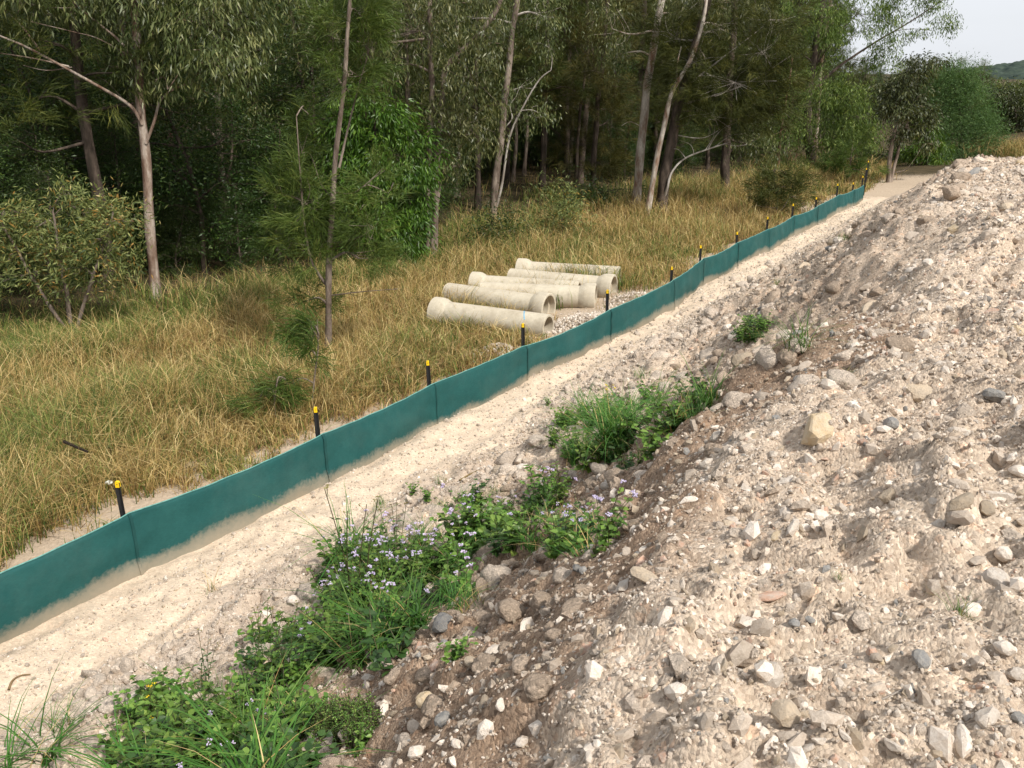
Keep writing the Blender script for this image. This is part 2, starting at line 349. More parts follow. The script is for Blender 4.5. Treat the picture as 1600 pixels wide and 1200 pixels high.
for c in ('white', 'tan', 'grey', 'pink', 'beige', 'ltan'):
    STONE[c] = [rmesh('stone_' + c, rock(i * 7 + 3, 2, 9, [(1, .8, .6), (1, .6, .45), (1, .9, .8)][i % 3], .035), M[c]) for i in range(5)]
for c in ('clod', 'clodb'):
    STONE[c] = [rmesh('lump_' + c, clod(i + 50, 4 if i < 4 else 3), M[c], True) for i in range(7)]
R = np.random.RandomState(5)
NST = [0]
def put_stone(p, r, c, sink=.3, rot=None, scl=None, parent=None, i=None):
    me = STONE[c][R.randint(len(STONE[c])) if i is None else i]
    sc = np.array(scl if scl is not None else (1, 1, 1)) * r
    NST[0] += 1
    return link('clod' if c.startswith('clod') else 'stone', me, parent or bank, (p[0], p[1], p[2] + r * (.55 - sink)), rot or (R.uniform(-.5, .5), R.uniform(-.5, .5), R.uniform(0, 6.3)), sc)
# stones one can pick out in the photo: pixel, width in pixels, kind
SPOTS = [(690, 980, 52, 'grey'), (778, 908, 56, 'clod'), (1278, 678, 70, 'ltan'), (1387, 668, 36, 'grey'), (1490, 680, 40, 'white'), (1552, 626, 36, 'grey'), (1435, 622, 62, 'tan'),
    (1322, 598, 70, 'clod'), (1262, 600, 64, 'clod'), (576, 1062, 28, 'white'), (600, 1072, 20, 'white'), (668, 1108, 44, 'ltan'), (650, 1140, 30, 'beige'), (692, 1130, 34, 'grey'), (715, 1165, 24, 'white'),
    (668, 1058, 44, 'clodb'), (765, 1040, 50, 'clodb'), (735, 1042, 30, 'tan'), (815, 1040, 42, 'clodb'), (800, 955, 50, 'clodb'), (760, 970, 46, 'clodb'), (850, 945, 54, 'clodb'), (900, 950, 60, 'clodb'), (840, 1075, 46, 'clodb'), (870, 995, 40, 'clodb'),
    (1200, 940, 62, 'pink'), (1185, 970, 26, 'pink'), (1265, 970, 20, 'grey'), (1240, 975, 24, 'grey'), (1370, 1030, 26, 'beige'), (1440, 1035, 36, 'grey'), 
    (1545, 1125, 66, 'white'), (1505, 1165, 56, 'white'), (1392, 1165, 34, 'white'), (1318, 1150, 24, 'white'), (1280, 1160, 26, 'white'), (1195, 1155, 34, 'white'), (1225, 1120, 60, 'tan'), (1240, 1165, 44, 'beige'), (1565, 880, 40, 'white'), (1555, 910, 44, 'white'), (1570, 1020, 44, 'white'), (1520, 960, 34, 'white'), (1530, 950, 30, 'white'), (1590, 1060, 40, 'white'), (1590, 1125, 40, 'grey'),
    (1440, 770, 46, 'beige'), (1390, 780, 36, 'tan'), (1500, 790, 50, 'tan'), (1500, 760, 36, 'beige'), (1560, 780, 50, 'white'), (1590, 740, 40, 'white'), (1284, 810, 30, 'white'), (1255, 828, 24, 'white'), (1230, 810, 24, 'beige'), (1215, 838, 26, 'ltan'), (1290, 720, 34, 'pink'), (1310, 745, 26, 'pink'), (1360, 750, 24, 'beige'), (1460, 785, 22, 'white'), (1500, 815, 40, 'beige'), (1540, 800, 40, 'tan'), (1420, 575, 30, 'clod'),
    (1410, 545, 46, 'clodb'), (1375, 525, 40, 'clod'), (1320, 560, 40, 'clod'), (1175, 440, 20, 'clod'), (1205, 415, 22, 'clod'), (1162, 448, 24, 'clod'), (1090, 520, 20, 'clod'), (1250, 545, 40, 'clod'), (1200, 560, 50, 'clod'), (1110, 560, 40, 'clod'),
    (460, 940, 22, 'white'), (160, 1153, 20, 'white'), (120, 932, 14, 'white'), (205, 898, 12, 'white'), (165, 1000, 14, 'pink'), (740, 630, 22, 'clod'), (890, 745, 34, 'clod'), (940, 735, 34, 'clod'), (480, 1178, 62, 'tan'), (520, 1170, 40, 'beige'), (900, 890, 20, 'grey'), (920, 872, 26, 'beige'), (880, 900, 40, 'clod'), (1010, 905, 50, 'tan'), (1000, 1085, 30, 'clodb'), (860, 1190, 24, 'grey'), (650, 1180, 36, 'white'), (1150, 690, 40, 'clod'), (1130, 640, 40, 'clod'), (1150, 1000, 14, 'grey'), (940, 690, 20, 'white'), (640, 820, 40, 'clod'), (680, 800, 40, 'clod'), (725, 770, 40, 'clod'), (790, 720, 40, 'clod'), (840, 690, 36, 'clod'), (990, 620, 40, 'clod'), (1030, 590, 30, 'clod'), (960, 640, 26, 'clod'), (1020, 540, 30, 'clod'), (1060, 530, 26, 'clod')]
for (px, py, w, c), p in zip(SPOTS, hits([q[:2] for q in SPOTS])):
    dep = project(*p)[2]; r = w * .5 * dep / F
    flat = {'pink': (1.1, .5, .4)}.get(c)
    put_stone(p, r * 1.05, c, .38 if not c.startswith('clod') else (.62 if w < 60 else .8), None, flat)
def visible(x, y, z, mg=30):
    a, b, d = project(x, y, z); return (d > .3) & (a > -mg) & (a < 1600 + mg) & (b > -mg) & (b < 1200 + mg)
def sample_bank(k, rng, s0=1.0, s1=30, n0=-5.6, n1=7, mg=30):
    s = s0 * (s1 / s0) ** rng.uniform(0, 1, k); n = rng.uniform(n0, n1, k)
    # closer to the camera the band of n in view is narrower: keep what is in view
    x, y = xy(s, n); z = height(s, n); m = visible(x, y, z, mg); return s[m], n[m], x[m], y[m], z[m]
# more loose stones, individually placed
rs = np.random.RandomState(12)
s, n, x, y, z = sample_bank(9000, rs, 1.2, 24, -5.2, 5)
cnt = 0; K = {'stone': 0, 'clod': 0}
for o in bank.children: K[o.name.split('.')[0]] += 1
for i in range(len(s)):
    dep = project(x[i], y[i], z[i])[2]
    if n[i] > -1.3: c = rs.choice(['white', 'beige', 'tan', 'grey', 'pink', 'clod', 'ltan'], p=[.30, .28, .14, .03, .06, .14, .05]); pw = rs.uniform(16, 44) * .5 * rs.uniform(.5, 1)
    elif n[i] > -4: c = rs.choice(['white', 'beige', 'clodb', 'grey', 'tan', 'clod'], p=[.1, .14, .5, .06, .08, .12]); pw = rs.uniform(14, 46) * .5
    else: c = rs.choice(['clod', 'beige', 'white', 'tan'], p=[.75, .12, .08, .05]); pw = rs.uniform(14, 50) * .5
    kk = 'clod' if c.startswith('clod') else 'stone'
    if K[kk] >= (298 if kk == 'stone' else 270): continue
    K[kk] += 1; r = float(np.clip(pw * dep / F, .012, .16)); put_stone((x[i], y[i], z[i]), r, c, rs.uniform(.45, .8))

# ------------------------------------------------------------------ scatter with geometry nodes (for masses nobody could count)
PROTO = {}
def proto_collection(name, meshes):
    c = bpy.data.collections.new(name)
    for i, me in enumerate(meshes): c.objects.link(bpy.data.objects.new('%s_%02d' % (name, i), me))
    PROTO[name] = c; return c
def scatter(name, coll, P, rot, scl, idx, parent=None, **props):
    me = bpy.data.meshes.new(name); P = np.asarray(P, float); k = len(P); me.vertices.add(k); me.vertices.foreach_set('co', P.ravel())
    a = me.attributes.new('rot', 'FLOAT_VECTOR', 'POINT'); a.data.foreach_set('vector', np.asarray(rot, np.float32).ravel())
    scl = np.asarray(scl, float); scl = np.repeat(scl[:, None], 3, 1) if scl.ndim == 1 else scl
    a = me.attributes.new('scl', 'FLOAT_VECTOR', 'POINT'); a.data.foreach_set('vector', scl.astype(np.float32).ravel())
    a = me.attributes.new('idx', 'INT', 'POINT'); a.data.foreach_set('value', np.asarray(idx, np.int32))
    o = link(name, me, parent, **props); md = o.modifiers.new('scatter', 'NODES')
    g = bpy.data.node_groups.new(name + '_scatter', 'GeometryNodeTree'); md.node_group = g
    g.interface.new_socket('Geometry', in_out='INPUT', socket_type='NodeSocketGeometry'); g.interface.new_socket('Geometry', in_out='OUTPUT', socket_type='NodeSocketGeometry')
    gi, go = g.nodes.new('NodeGroupInput'), g.nodes.new('NodeGroupOutput'); ip = g.nodes.new('GeometryNodeInstanceOnPoints'); ci = g.nodes.new('GeometryNodeCollectionInfo')
    ci.inputs['Collection'].default_value = coll; ci.inputs['Separate Children'].default_value = True; ci.inputs['Reset Children'].default_value = True
    def na(nm, ty): q = g.nodes.new('GeometryNodeInputNamedAttribute'); q.data_type = ty; q.inputs['Name'].default_value = nm; return q.outputs['Attribute']
    L = g.links.new; L(gi.outputs[0], ip.inputs['Points']); L(ci.outputs[0], ip.inputs['Instance']); ip.inputs['Pick Instance'].default_value = True
    L(na('idx', 'INT'), ip.inputs['Instance Index']); L(na('rot', 'FLOAT_VECTOR'), ip.inputs['Rotation']); L(na('scl', 'FLOAT_VECTOR'), ip.inputs['Scale']); L(ip.outputs[0], go.inputs[0])
    return o
GCOL = ['white'] * 3 + ['beige'] * 3 + ['tan'] * 2 + ['grey'] * 1 + ['pink'] * 1 + ['clod'] * 2 + ['clodb'] * 2
pebbles = proto_collection('pebble', [rmesh('pebble_%02d' % i, rock(i * 13 + 90, 1, 4, [(1, .8, .6), (1, .6, .4), (1, .9, .75)][i % 3], .1), M[c]) for i, c in enumerate(GCOL)])
rg = np.random.RandomState(77)
s, n, x, y, z = sample_bank(640000, rg, 1.0, 27, -5.6, 7, 420)
dep = project(x, y, z)[2]; pln = sstep(-1.7, -.9, n + .5 * fbm(s, n, .9, 3, 63)); toe = 1 - sstep(-5., -4.2, n)
keep = rg.uniform(size=len(s)) < (.55 * pln + .30 * (1 - pln)) * (1 - .72 * toe) * (.55 + .9 * np.clip(fbm(s, n, 1.1, 3, 65) + .5, 0, 1))
s, n, x, y, z, dep, pln = [q[keep] for q in (s, n, x, y, z, dep, pln)]; k = len(s)
u = rg.uniform(size=k); r = np.clip(.0046 * np.maximum(dep / 3.2, 1) ** .8 * (1 - u * .996) ** (-1 / 2.1), 0, .045)
wp = np.array([2.6, 2.6, 1.9, 2.2, 2.2, 2.2, 1.2, 1.2, .35, .9, 1.6, 1.6, .2, .2]); wp /= wp.sum(); wb_ = np.array([.5, .5, .3, 1, 1, 1, .9, .9, .5, .4, 1, 1, 2.5, 2.5]); wb_ /= wb_.sum()
idx = np.where(rg.uniform(size=k) < pln, rg.choice(14, k, p=wp), rg.choice(14, k, p=wb_))
print('gravel', k)
scatter('gravel', pebbles, np.stack([x, y, z - r * .12], -1), rg.uniform(0, 6.28, (k, 3)), r[:, None] * rg.uniform(.75, 1.3, (k, 3)), idx, bank, kind='stuff')
lumps = proto_collection('clod_lump', STONE['clod'][2:] + STONE['clodb'][2:])
rl = np.random.RandomState(41); s, n, x, y, z = sample_bank(36000, rl, 1.2, 30, -6.3, -2.2, 300); n_ = n + 1.0 * sstep(7, 17, s); dep = project(x, y, z)[2]
m = rl.uniform(size=len(s)) < sstep(-5.9, -5.0, n_ + .6 * fbm(s, n, .8, 3, 66) + .3 * (1 - sstep(4, 9, s))) * (1 - .75 * sstep(-4, -2.6, n_)) * .5 * np.clip(fbm(s, n, .9, 3, 45) * 2.2 + .55, .05, 1); s, n, x, y, z, n_ = [q[m] for q in (s, n, x, y, z, n_)]; k = len(s)
r = np.clip(.02 * rl.uniform(.02, 1, k) ** (-.5), 0, .085); print('lumps', k)
scatter('rubble', lumps, np.stack([x, y, z - r * .1], -1), rl.uniform(0, 6.28, (k, 3)), r[:, None] * rl.uniform(.7, 1.3, (k, 3)), np.where(rl.uniform(size=k) < sstep(-4.6, -3.9, n_) * .85, rl.randint(5, 10, k), rl.randint(0, 5, k)), bank, kind='stuff')
# sparse pebbles on the track
s, n, x, y, z = sample_bank(42000, rg, 1.5, 34, -6.75, -5.0); dep = project(x, y, z)[2]; k = len(s)
r = np.clip(.005 * np.maximum(dep / 5, 1) ** .8 * rg.uniform(0.02, 1, k) ** (-1 / 2.4), 0, .035)
m = rg.uniform(size=k) < .3 + .7 * sstep(-6.1, -5.3, n); x, y, z, r = x[m], y[m], z[m], r[m]; k = len(x)
scatter('gravel', pebbles, np.stack([x, y, z + r * .1], -1), rg.uniform(0, 6.28, (k, 3)), r[:, None] * rg.uniform(.75, 1.3, (k, 3)), rg.choice([0, 1, 3, 4, 5, 6, 7, 10, 11], k), track, kind='stuff')

# ------------------------------------------------------------------ silt fence
def fabricmat(nm='green_shade_cloth', dk=1.):
    k = NT(nm); p = k.pos(); v = k.attr('v')           # v: height on the cloth 0..1
    n1 = k.noise(3.2, 5, p, .65); n2 = k.noise(26, 4, p, .6)
    mp = k.n('ShaderNodeMapping'); mp.inputs['Scale'].default_value = (1, 1, 14); mp.inputs['Rotation'].default_value = (0, 0, 0); k.l(p, mp.inputs['Vector'])
    weave = k.noise(30, 2, mp.outputs[0], .5)
    c = k.mix(k.ramp(n1, [(.3, 0.), (.7, 1.)]), (.013 * dk, .082 * dk, .080 * dk), (.022 * dk, .110 * dk, .105 * dk))
    c = k.mix(.5, c, k.ramp(weave, [(.3, .72), (.7, 1.25)]), 'MULTIPLY')
    # silt washed and dried on the lower cloth
    d = k.math('SUBTRACT', k.math('ADD', k.math('MULTIPLY', k.noise(.7, 4, p, .6), .62), k.math('MULTIPLY', n2, .2)), v)
    dust = k.ramp(d, [(.14, 0.), (.21, .35), (.27, .65), (.4, .85)])
    c = k.mix(k.ramp(k.noise(1.3, 6, p, .7), [(.45, 0.), (.8, .14)]), c, (.20, .22, .18)); c = k.mix(dust, c, (.38, .32, .24))
    k.col(c).rough(.75, .25).bump(weave, .25, .004)
    tr = k.n('ShaderNodeBsdfTranslucent'); k.l(c, tr.inputs['Color']); ms = k.n('ShaderNodeMixShader'); ms.inputs[0].default_value = .22
    k.l(k.b.outputs[0], ms.inputs[1]).l(tr.outputs[0], ms.inputs[2]).l(ms.outputs[0], k.out.inputs[0]); return k.m
def plain(name, c, rough=.6, spec=.4, var=.25, sc=30.):
    k = NT(name); n_ = k.noise(sc, 4, k.objc(), .6); k.col(k.mix(1., c, k.ramp(n_, [(.3, 1 - var), (.7, 1 + var)]), 'MULTIPLY')).rough(rough, spec); return k.m
M['fabric'] = fabricmat(); M['post'] = plain('black_bitumen_steel', (.012, .012, .013), .55, .4); M['cap'] = plain('yellow_plastic', (.80, .52, .01), .45, .4, .08); M['hole'] = plain('dark_hole', (.02, .015, .01)); M['hem'] = plain('pale_green_hem', (.12, .30, .27), .7)
POSTS = [(198, 803), (501, 680), (675, 600), (820, 540), (951, 483), (1050, 438), (1096, 405), (1151, 380), (1200, 358), (1239, 337), (1276, 322), (1309, 305), (1333, 297), (1348, 290)]
pw = [sn(*atz(x, y, .6)[:2]) for x, y in POSTS]
pw = [(a, b) for a, b in pw]
pw = [(-1.6, -7.1), (.1, -7.05), (2.1, -7.03)] + pw
fence = thing('silt_fence', 'long teal green silt fence of shade cloth tied to black posts beside the sandy track', 'fence', (*xy(*pw[3]), 0))
fo = np.array(fence.location)
fs = []; mbF = MB(); mbH = MB(); rf = np.random.RandomState(3)
for i in range(len(pw) - 1):
    (s0, n0), (s1, n1) = pw[i], pw[i + 1]; kx = 26
    for j in range(kx + (i == len(pw) - 2)):
        t = j / kx; fs.append((s0 + (s1 - s0) * t, n0 + (n1 - n0) * t, t, i))
fs = np.array(fs); kz = 16; ss, nn, tt, ii = fs.T
sag = 4 * tt * (1 - tt); top = .61 - .035 * sag * (1 + .6 * np.sin(ii * 2.3)) + .012 * np.sin(ii * 5.1)
gnd = height(ss, nn)
Vf = []; Af = []
for j in range(kz):
    v = j / (kz - 1); zz = -.12 + (top + .12) * v
    belly = .05 * sag * np.sin(v * math.pi) + .02 * fbm(ss, np.full_like(ss, v * 2.), 1.6, 3, 5) + .03 * np.exp(-(tt * (1 - tt) / .02) ** 2) * (v < .95)
    dg = tt * 2.4 - v * 1.1; belly = belly + .010 * np.sin(dg * 17 + ii * 1.7) * np.exp(-tt * 5) * (1 - v) + .010 * np.sin((tt * 2.4 + v * 1.1) * 15 + ii) * np.exp(-(1 - tt) * 5) * (1 - v) + .006 * np.sin(tt * 31 + 3 * v + ii * 2.1) * sag
    low = (1 - v) ** 3 * .10 * (.4 + fbm(ss, ss * 0, .8, 2, 9))
    x, y = xy(ss, nn + .03 + belly + low); Vf.append(np.stack([x - fo[0], y - fo[1], zz], -1)); Af.append(np.clip((zz - np.maximum(gnd, 0) * .8) / .6, 0, 1))
Vf = np.stack(Vf, 1); Af = np.stack(Af, 1); kk = len(ss); idg = np.arange(kk * kz).reshape(kk, kz)
mbF.add(Vf, np.stack([idg[:-1, :-1], idg[1:, :-1], idg[1:, 1:], idg[:-1, 1:]], -1).reshape(-1, 4), None, Af.ravel())
fab = link('fabric', mbF.mesh('fabric', M['fabric'], True), fence)
so = fab.modifiers.new('thickness', 'SOLIDIFY'); so.thickness = .003
tube(mbH, Vf[:, -1] + np.array([0, 0, .001]), .006, 5); link('hem_cord', mbH.mesh('hem_cord', M['hem'], True), fab)
M['post_shadow'] = fabricmat('post_shadow_cloth', .76)
for i in range(1, len(pw) - 1):                                        # added strip of darker colour for the post's shadow line on the cloth
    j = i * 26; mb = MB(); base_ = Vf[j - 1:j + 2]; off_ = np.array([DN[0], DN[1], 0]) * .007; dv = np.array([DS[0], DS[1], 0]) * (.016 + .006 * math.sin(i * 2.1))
    V = np.concatenate([Vf[j] - dv + off_, Vf[j] + dv + off_]); mb.add(V, [(a_, a_ + kz, a_ + kz + 1, a_ + 1) for a_ in range(kz - 1)], None, np.concatenate([Af[j], Af[j]])); link('post_shadow', mb.mesh('post_shadow', M['post_shadow'], True), fab)
# star picket: three-flanged steel post and a plastic cap
def picket(h):
    mb = MB()
    for a in (90, 210, 330):
        c, s_ = math.cos(math.radians(a)), math.sin(math.radians(a)); w, t = .030, .0045
        pr = [(-s_ * t, c * t), (c * w - s_ * t * .6, s_ * w + c * t * .6), (c * w + s_ * t * .6, s_ * w - c * t * .6), (s_ * t, -c * t)]
        V = [(px, py, z_) for z_ in (-.35, h) for px, py in pr]
        mb.add(V, [(0, 1, 5, 4), (1, 2, 6, 5), (2, 3, 7, 6), (4, 5, 6, 7)])
    return mb.mesh('star_post', M['post'])
def capmesh():
    mb = MB(); prof = [(-.028, 0), (.028, 0), (.028, .062), (.018, .085), (-.018, .085), (-.028, .062)]; d = .021
    V = [(x_, -d, z_) for x_, z_ in prof] + [(x_, d, z_) for x_, z_ in prof]
    q = [(0, 1, 2, 5), (5, 2, 3, 4), (7, 6, 11, 8), (8, 11, 10, 9)] + [(i, 6 + i, 6 + (i + 1) % 6, (i + 1) % 6) for i in range(6)]
    mb.add(V, q); return mb.mesh('post_cap', M['cap'])
def holemesh():
    mb = MB(); th = np.linspace(0, 2 * math.pi, 10, endpoint=False); V = [(0, 0, 0)] + [(.0075 * math.cos(a), 0, .0075 * math.sin(a)) for a in th]
    mb.add(V, None, [(0, 1 + i, 1 + (i + 1) % 10) for i in range(10)]); return mb.mesh('cap_hole', M['hole'])
CAPM, HOLEM = capmesh(), holemesh()
hts = {3: .92, 4: .93, 5: .91, 6: .93, 7: .93, 8: .86, 9: .89}
ext = [(*sn(*atz(1350, 305, 0)[:2]), 1.0), (*sn(*atz(1353, 293, 0)[:2]), 1.05)]
allp = [(s_, n_, hts.get(i, .9 + .06 * math.sin(i * 3.7))) for i, (s_, n_) in enumerate(pw)] + ext
for i, (s_, n_, h) in enumerate(allp):
    x, y = xy(s_, n_ - .02); po = link('post', picket(h), fence, (x - fo[0], y - fo[1], 0), (rf.uniform(-.03, .03), rf.uniform(-.03, .02) - .005, rf.uniform(-.3, .3)))
    ca = link('cap', CAPM, po, (0, 0, h - .05), (0, 0, 0), .7); link('cap_hole', HOLEM, ca, (0, -.0215, .045))
# ------------------------------------------------------------------ concrete pipes
def concmat():
    k = NT('pale_concrete'); o = k.objc(); n1 = k.noise(3, 5, o, .65); n2 = k.noise(28, 5, o, .7)
    c = k.mix(k.ramp(n1, [(.3, 0.), (.7, 1.)]), (.53, .48, .38), (.40, .345, .26)); c = k.mix(k.ramp(k.noise(7, 5, o, .7), [(.55, 0.), (.72, .5)]), c, (.22, .185, .14)); c = k.mix(.45, c, k.ramp(n2, [(.3, .7), (.7, 1.2)]), 'MULTIPLY')
    k.col(c).rough(.9, .2).bump(n2, .3, .006); return k.m
M['conc'] = concmat(); M['chalk'] = plain('blue_chalk', (.16, .38, .55), .9, .1, .4)
def lathe(prof, sides=40):
    mb = MB(); P = np.array(prof); k = len(P); th = np.linspace(0, 2 * math.pi, sides, endpoint=False)
    V = np.stack([np.repeat(P[:, :1], sides, 1), P[:, 1:] * np.cos(th), P[:, 1:] * np.sin(th)], -1); i = np.arange(k * sides).reshape(k, sides)
    mb.add(V, np.stack([i[:-1], i[1:], np.roll(i[1:], -1, 1), np.roll(i[:-1], -1, 1)], -1).reshape(-1, 4)); return mb
LP, RO, RI, BO, BI = 2.44, .248, .205, .312, .260
BAR = lathe([(0, RI), (0, RO - .004), (.004, RO), (.9, RO + .001), (LP - .2, RO), (LP - .2, RI), (1.2, RI), (0, RI)]).mesh('barrel', M['conc'])
BEL = lathe([(LP - .34, RO + .002), (LP - .24, BO - .012), (LP - .19, BO), (LP - .012, BO), (LP, BO - .014), (LP, BI + .006), (LP - .006, BI), (LP - .12, BI), (LP - .125, RI), (LP - .2, RI)]).mesh('bell', M['conc'])
for me in (BAR, BEL):
    me.polygons.foreach_set('use_smooth', np.ones(len(me.polygons), bool)); me.set_sharp_from_angle(angle=math.radians(28))
PIPES = [('A', (857, 512), (676, 488), False, 'front concrete pipe with blue chalk stripe, plain end by the fence post'), ('B', (858, 482), (700, 464), True, 'concrete pipe with its bell end just behind the blue striped pipe'),
         ('C', (931, 466), (768, 459), True, 'long clean concrete pipe in the middle with bell collar towards the fence'), ('D', (905, 457), (752, 447), False, 'concrete pipe lying against the far side of the middle pipe'),
         ('E', (959, 451), (806, 437), True, 'concrete pipe whose open bell mouth is behind a fence post'), ('F', (968, 433), (814, 424), False, 'rearmost concrete pipe with rounded bell at its grassy far end')]
PE = {}
for nm, pr_, pl_, *_ in PIPES:
    zc = .1
    for _i in range(4):
        a, b = atz(*pr_, zc), atz(*pl_, zc); tl = np.linspace(0, 1, 9); zc = float(np.mean(Z(a[0] + (b - a)[0] * tl, a[1] + (b - a)[1] * tl))) + .245
    PE[nm] = (a, b, zc)
for nm, pr_, pl_, bell_right, lab in PIPES:
    a, b, zc = PE[nm]; d = norm(b - a); d[2] = 0; d = norm(d)
    if nm == 'B': d = norm((PE['A'][1] - PE['A'][0]) * [1, 1, 0] + np.array([.12, .1, 0]))
    rz = zc
    if bell_right: base, ax = a + d * LP, -d
    else: base, ax = a, d
    ang = math.atan2(ax[1], ax[0]); t = thing('concrete_pipe', lab, 'pipe', (base[0], base[1], rz), (0, 0, ang), 'concrete pipes stacked behind the silt fence')
    link('barrel', BAR, t); link('bell', BEL, t)
    if nm == 'A':
        mb = MB(); th = np.linspace(-.3, 1.9, 14); V = []
        for q_ in th: V += [(.42 + .11 * q_ + o_, (RO + .003) * math.cos(math.pi / 2 + 0 + q_ - .6), (RO + .003) * math.sin(math.pi / 2 + q_ - .6)) for o_ in (0, .022)]
        mb.add(V, [(2 * i, 2 * i + 1, 2 * i + 3, 2 * i + 2) for i in range(13)]); link('chalk_stripe', mb.mesh('chalk_stripe', M['chalk'], True), t)
# white rubble tipped beside the pipes
rp = np.random.RandomState(9); k = 2600; c0 = list(hits([(905, 505), (775, 552), (985, 470)])); P = []
for c_, nn_, sx in ((c0[0], 1500, .55), (c0[1], 600, .32), (c0[2], 600, .5)):
    for _ in range(nn_):
        a_, b_ = rp.normal(0, sx), rp.normal(0, .28); p = np.array(xy(*(np.array(sn(c_[0], c_[1])) + [a_, b_]))); s_, n_ = sn(*p)
        if n_ > pw[5][1] - .12: continue
        P.append((p[0], p[1], float(height(s_, n_)) + .16 * math.exp(-(a_ / sx) ** 2 - (b_ / .3) ** 2)))
P = np.array(P); k = len(P); r = .016 * rp.uniform(.05, 1, k) ** (-.45)
scatter('rubble', pebbles, P, rp.uniform(0, 6.3, (k, 3)), r, rp.choice([0, 1, 2, 3, 4, 6, 7], k), None, kind='stuff', label='pale broken rock rubble tipped between the pipes and the fence', category='rubble')

# ------------------------------------------------------------------ grass field
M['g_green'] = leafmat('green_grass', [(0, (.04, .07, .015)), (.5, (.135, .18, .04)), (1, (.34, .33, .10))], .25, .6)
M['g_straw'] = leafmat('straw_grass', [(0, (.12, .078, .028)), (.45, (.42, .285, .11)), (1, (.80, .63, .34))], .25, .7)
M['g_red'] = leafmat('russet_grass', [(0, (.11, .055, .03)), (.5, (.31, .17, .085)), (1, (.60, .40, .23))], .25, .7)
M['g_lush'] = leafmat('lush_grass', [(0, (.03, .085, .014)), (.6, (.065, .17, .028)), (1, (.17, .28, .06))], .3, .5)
def blades(mb, rng, nb, h, spread, lean, w, bend=.5, m=0, a0=0., a1=1., segs=3):
    b = rng.normal(0, spread, (nb, 2)); hh = h * rng.uniform(.45, 1.15, nb); az = rng.uniform(0, 6.28, nb); ln = lean * rng.uniform(.2, 1.3, nb); bn = bend * rng.uniform(.2, 1.4, nb)
    ts = np.linspace(0, 1, segs + 1); dx, dy = np.cos(az), np.sin(az); sx, sy = -dy, dx; V = []
    for t in ts:
        out_ = hh * (ln * t + bn * t ** 2.2); zz = hh * (t * np.sqrt(np.clip(1 - (ln * .6) ** 2, .2, 1)) - .55 * bn * t ** 2.6); ww = w * (1 - t ** 1.5 * .92) * .5
        px, py = b[:, 0] + dx * out_, b[:, 1] + dy * out_
        V += [np.stack([px + sx * ww, py + sy * ww, zz], -1), np.stack([px - sx * ww, py - sy * ww, zz], -1)]
    V = np.stack(V, 1); kv = V.shape[1]; i = np.arange(nb)[:, None] * kv
    q = np.concatenate([np.stack([i + 2 * j, i + 2 * j + 1, i + 2 * j + 3, i + 2 * j + 2], -1).reshape(-1, 4) for j in range(segs)])
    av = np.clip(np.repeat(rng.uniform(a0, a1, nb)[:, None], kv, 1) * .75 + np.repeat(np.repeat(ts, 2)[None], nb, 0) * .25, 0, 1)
    mb.add(V.reshape(-1, 3), q, None, av.ravel(), m)
GM = [M['g_green'], M['g_straw'], M['g_red']]
rg = np.random.RandomState(31); k = 60000
s = 2.5 * (52 / 2.5) ** rg.uniform(0, 1, k); n = -7.15 - 24 * rg.uniform(0, 1, k) ** 1.5; x, y = xy(s, n); z = height(s, n); m = visible(x, y, z, 220)
s, n, x, y, z = [q[m] for q in (s, n, x, y, z)]
def px_of(x, y, z): a, b, d = project(x, y, z); return a, b, d
a, b, d = px_of(x, y, z)
edge = sstep(-7.2, -8.4, n + 1.1 * fbm(s, n, .5, 3, 71)); e2 = sstep(.75, 1.35, np.hypot((s - 4.9) / 1.3, (n + 8.0) / .75)); e3 = sstep(.7, 1.2, np.hypot((s - 15.4) / 2.0, (n + 8.1) / .9))
ne = np.interp(a, [0, 250, 420, 650, 780, 1000, 1140, 1290], [-18.8, -18.2, -17.6, -18.0, -19.4, -17.6, -16.2, -15.0]); thin = 1 - .93 * sstep(3.2, -.3, n - ne)
m = rg.uniform(size=len(s)) < np.clip(edge, .04, 1) * np.clip(e2, .03, 1) * np.clip(e3, .03, 1) * thin * np.clip(.25 + d / 22, 0, 1) * (.55 + .9 * np.clip(fbm(s, n, .6, 3, 88) + .45, 0, 1))
# no grass standing inside the pipes
pc = np.array(sn(*atz(850, 462, 0)[:2]))
for nm, pr_, pl_, *_ in PIPES:
    A_, B_ = PE[nm][0][:2], PE[nm][1][:2]; tt_ = np.clip(((x - A_[0]) * (B_ - A_)[0] + (y - A_[1]) * (B_ - A_)[1]) / ((B_ - A_) @ (B_ - A_)), -.1, 1)
    dd = np.hypot(x - A_[0] - tt_ * (B_ - A_)[0], y - A_[1] - tt_ * (B_ - A_)[1]); m &= dd > .25
s, n, x, y, z, a, b, d = [q[m] for q in (s, n, x, y, z, a, b, d)]; k = len(s)
gr = .52 * sstep(520, 60, a) + .75 * sstep(5.5, 2.2, n - np.interp(a, [0, 250, 420, 650, 780, 1000, 1140, 1290], [-18.8, -18.2, -17.6, -18.0, -19.4, -17.6, -16.2, -15.0])) + 1.1 * fbm(s, n, .45, 3, 99) + .12; rd = np.exp(-((a - 690) / 110) ** 2 - ((b - 555) / 60) ** 2) * 1.2 + .55 * sstep(-9.2, -7.6, n) + .7 * fbm(s, n, .4, 3, 97)
u = rg.uniform(size=k); ty = np.where(u < gr, 0, np.where(rg.uniform(size=k) < rd, 2, 1))
scl = rg.uniform(.55, 1.1, k) * (1 + .9 * np.clip(fbm(s, n, .55, 3, 44), -.3, .6)) * (.45 + .55 * sstep(-7.4, -9.8, n)) * (1 + .2 * sstep(12, 30, d))
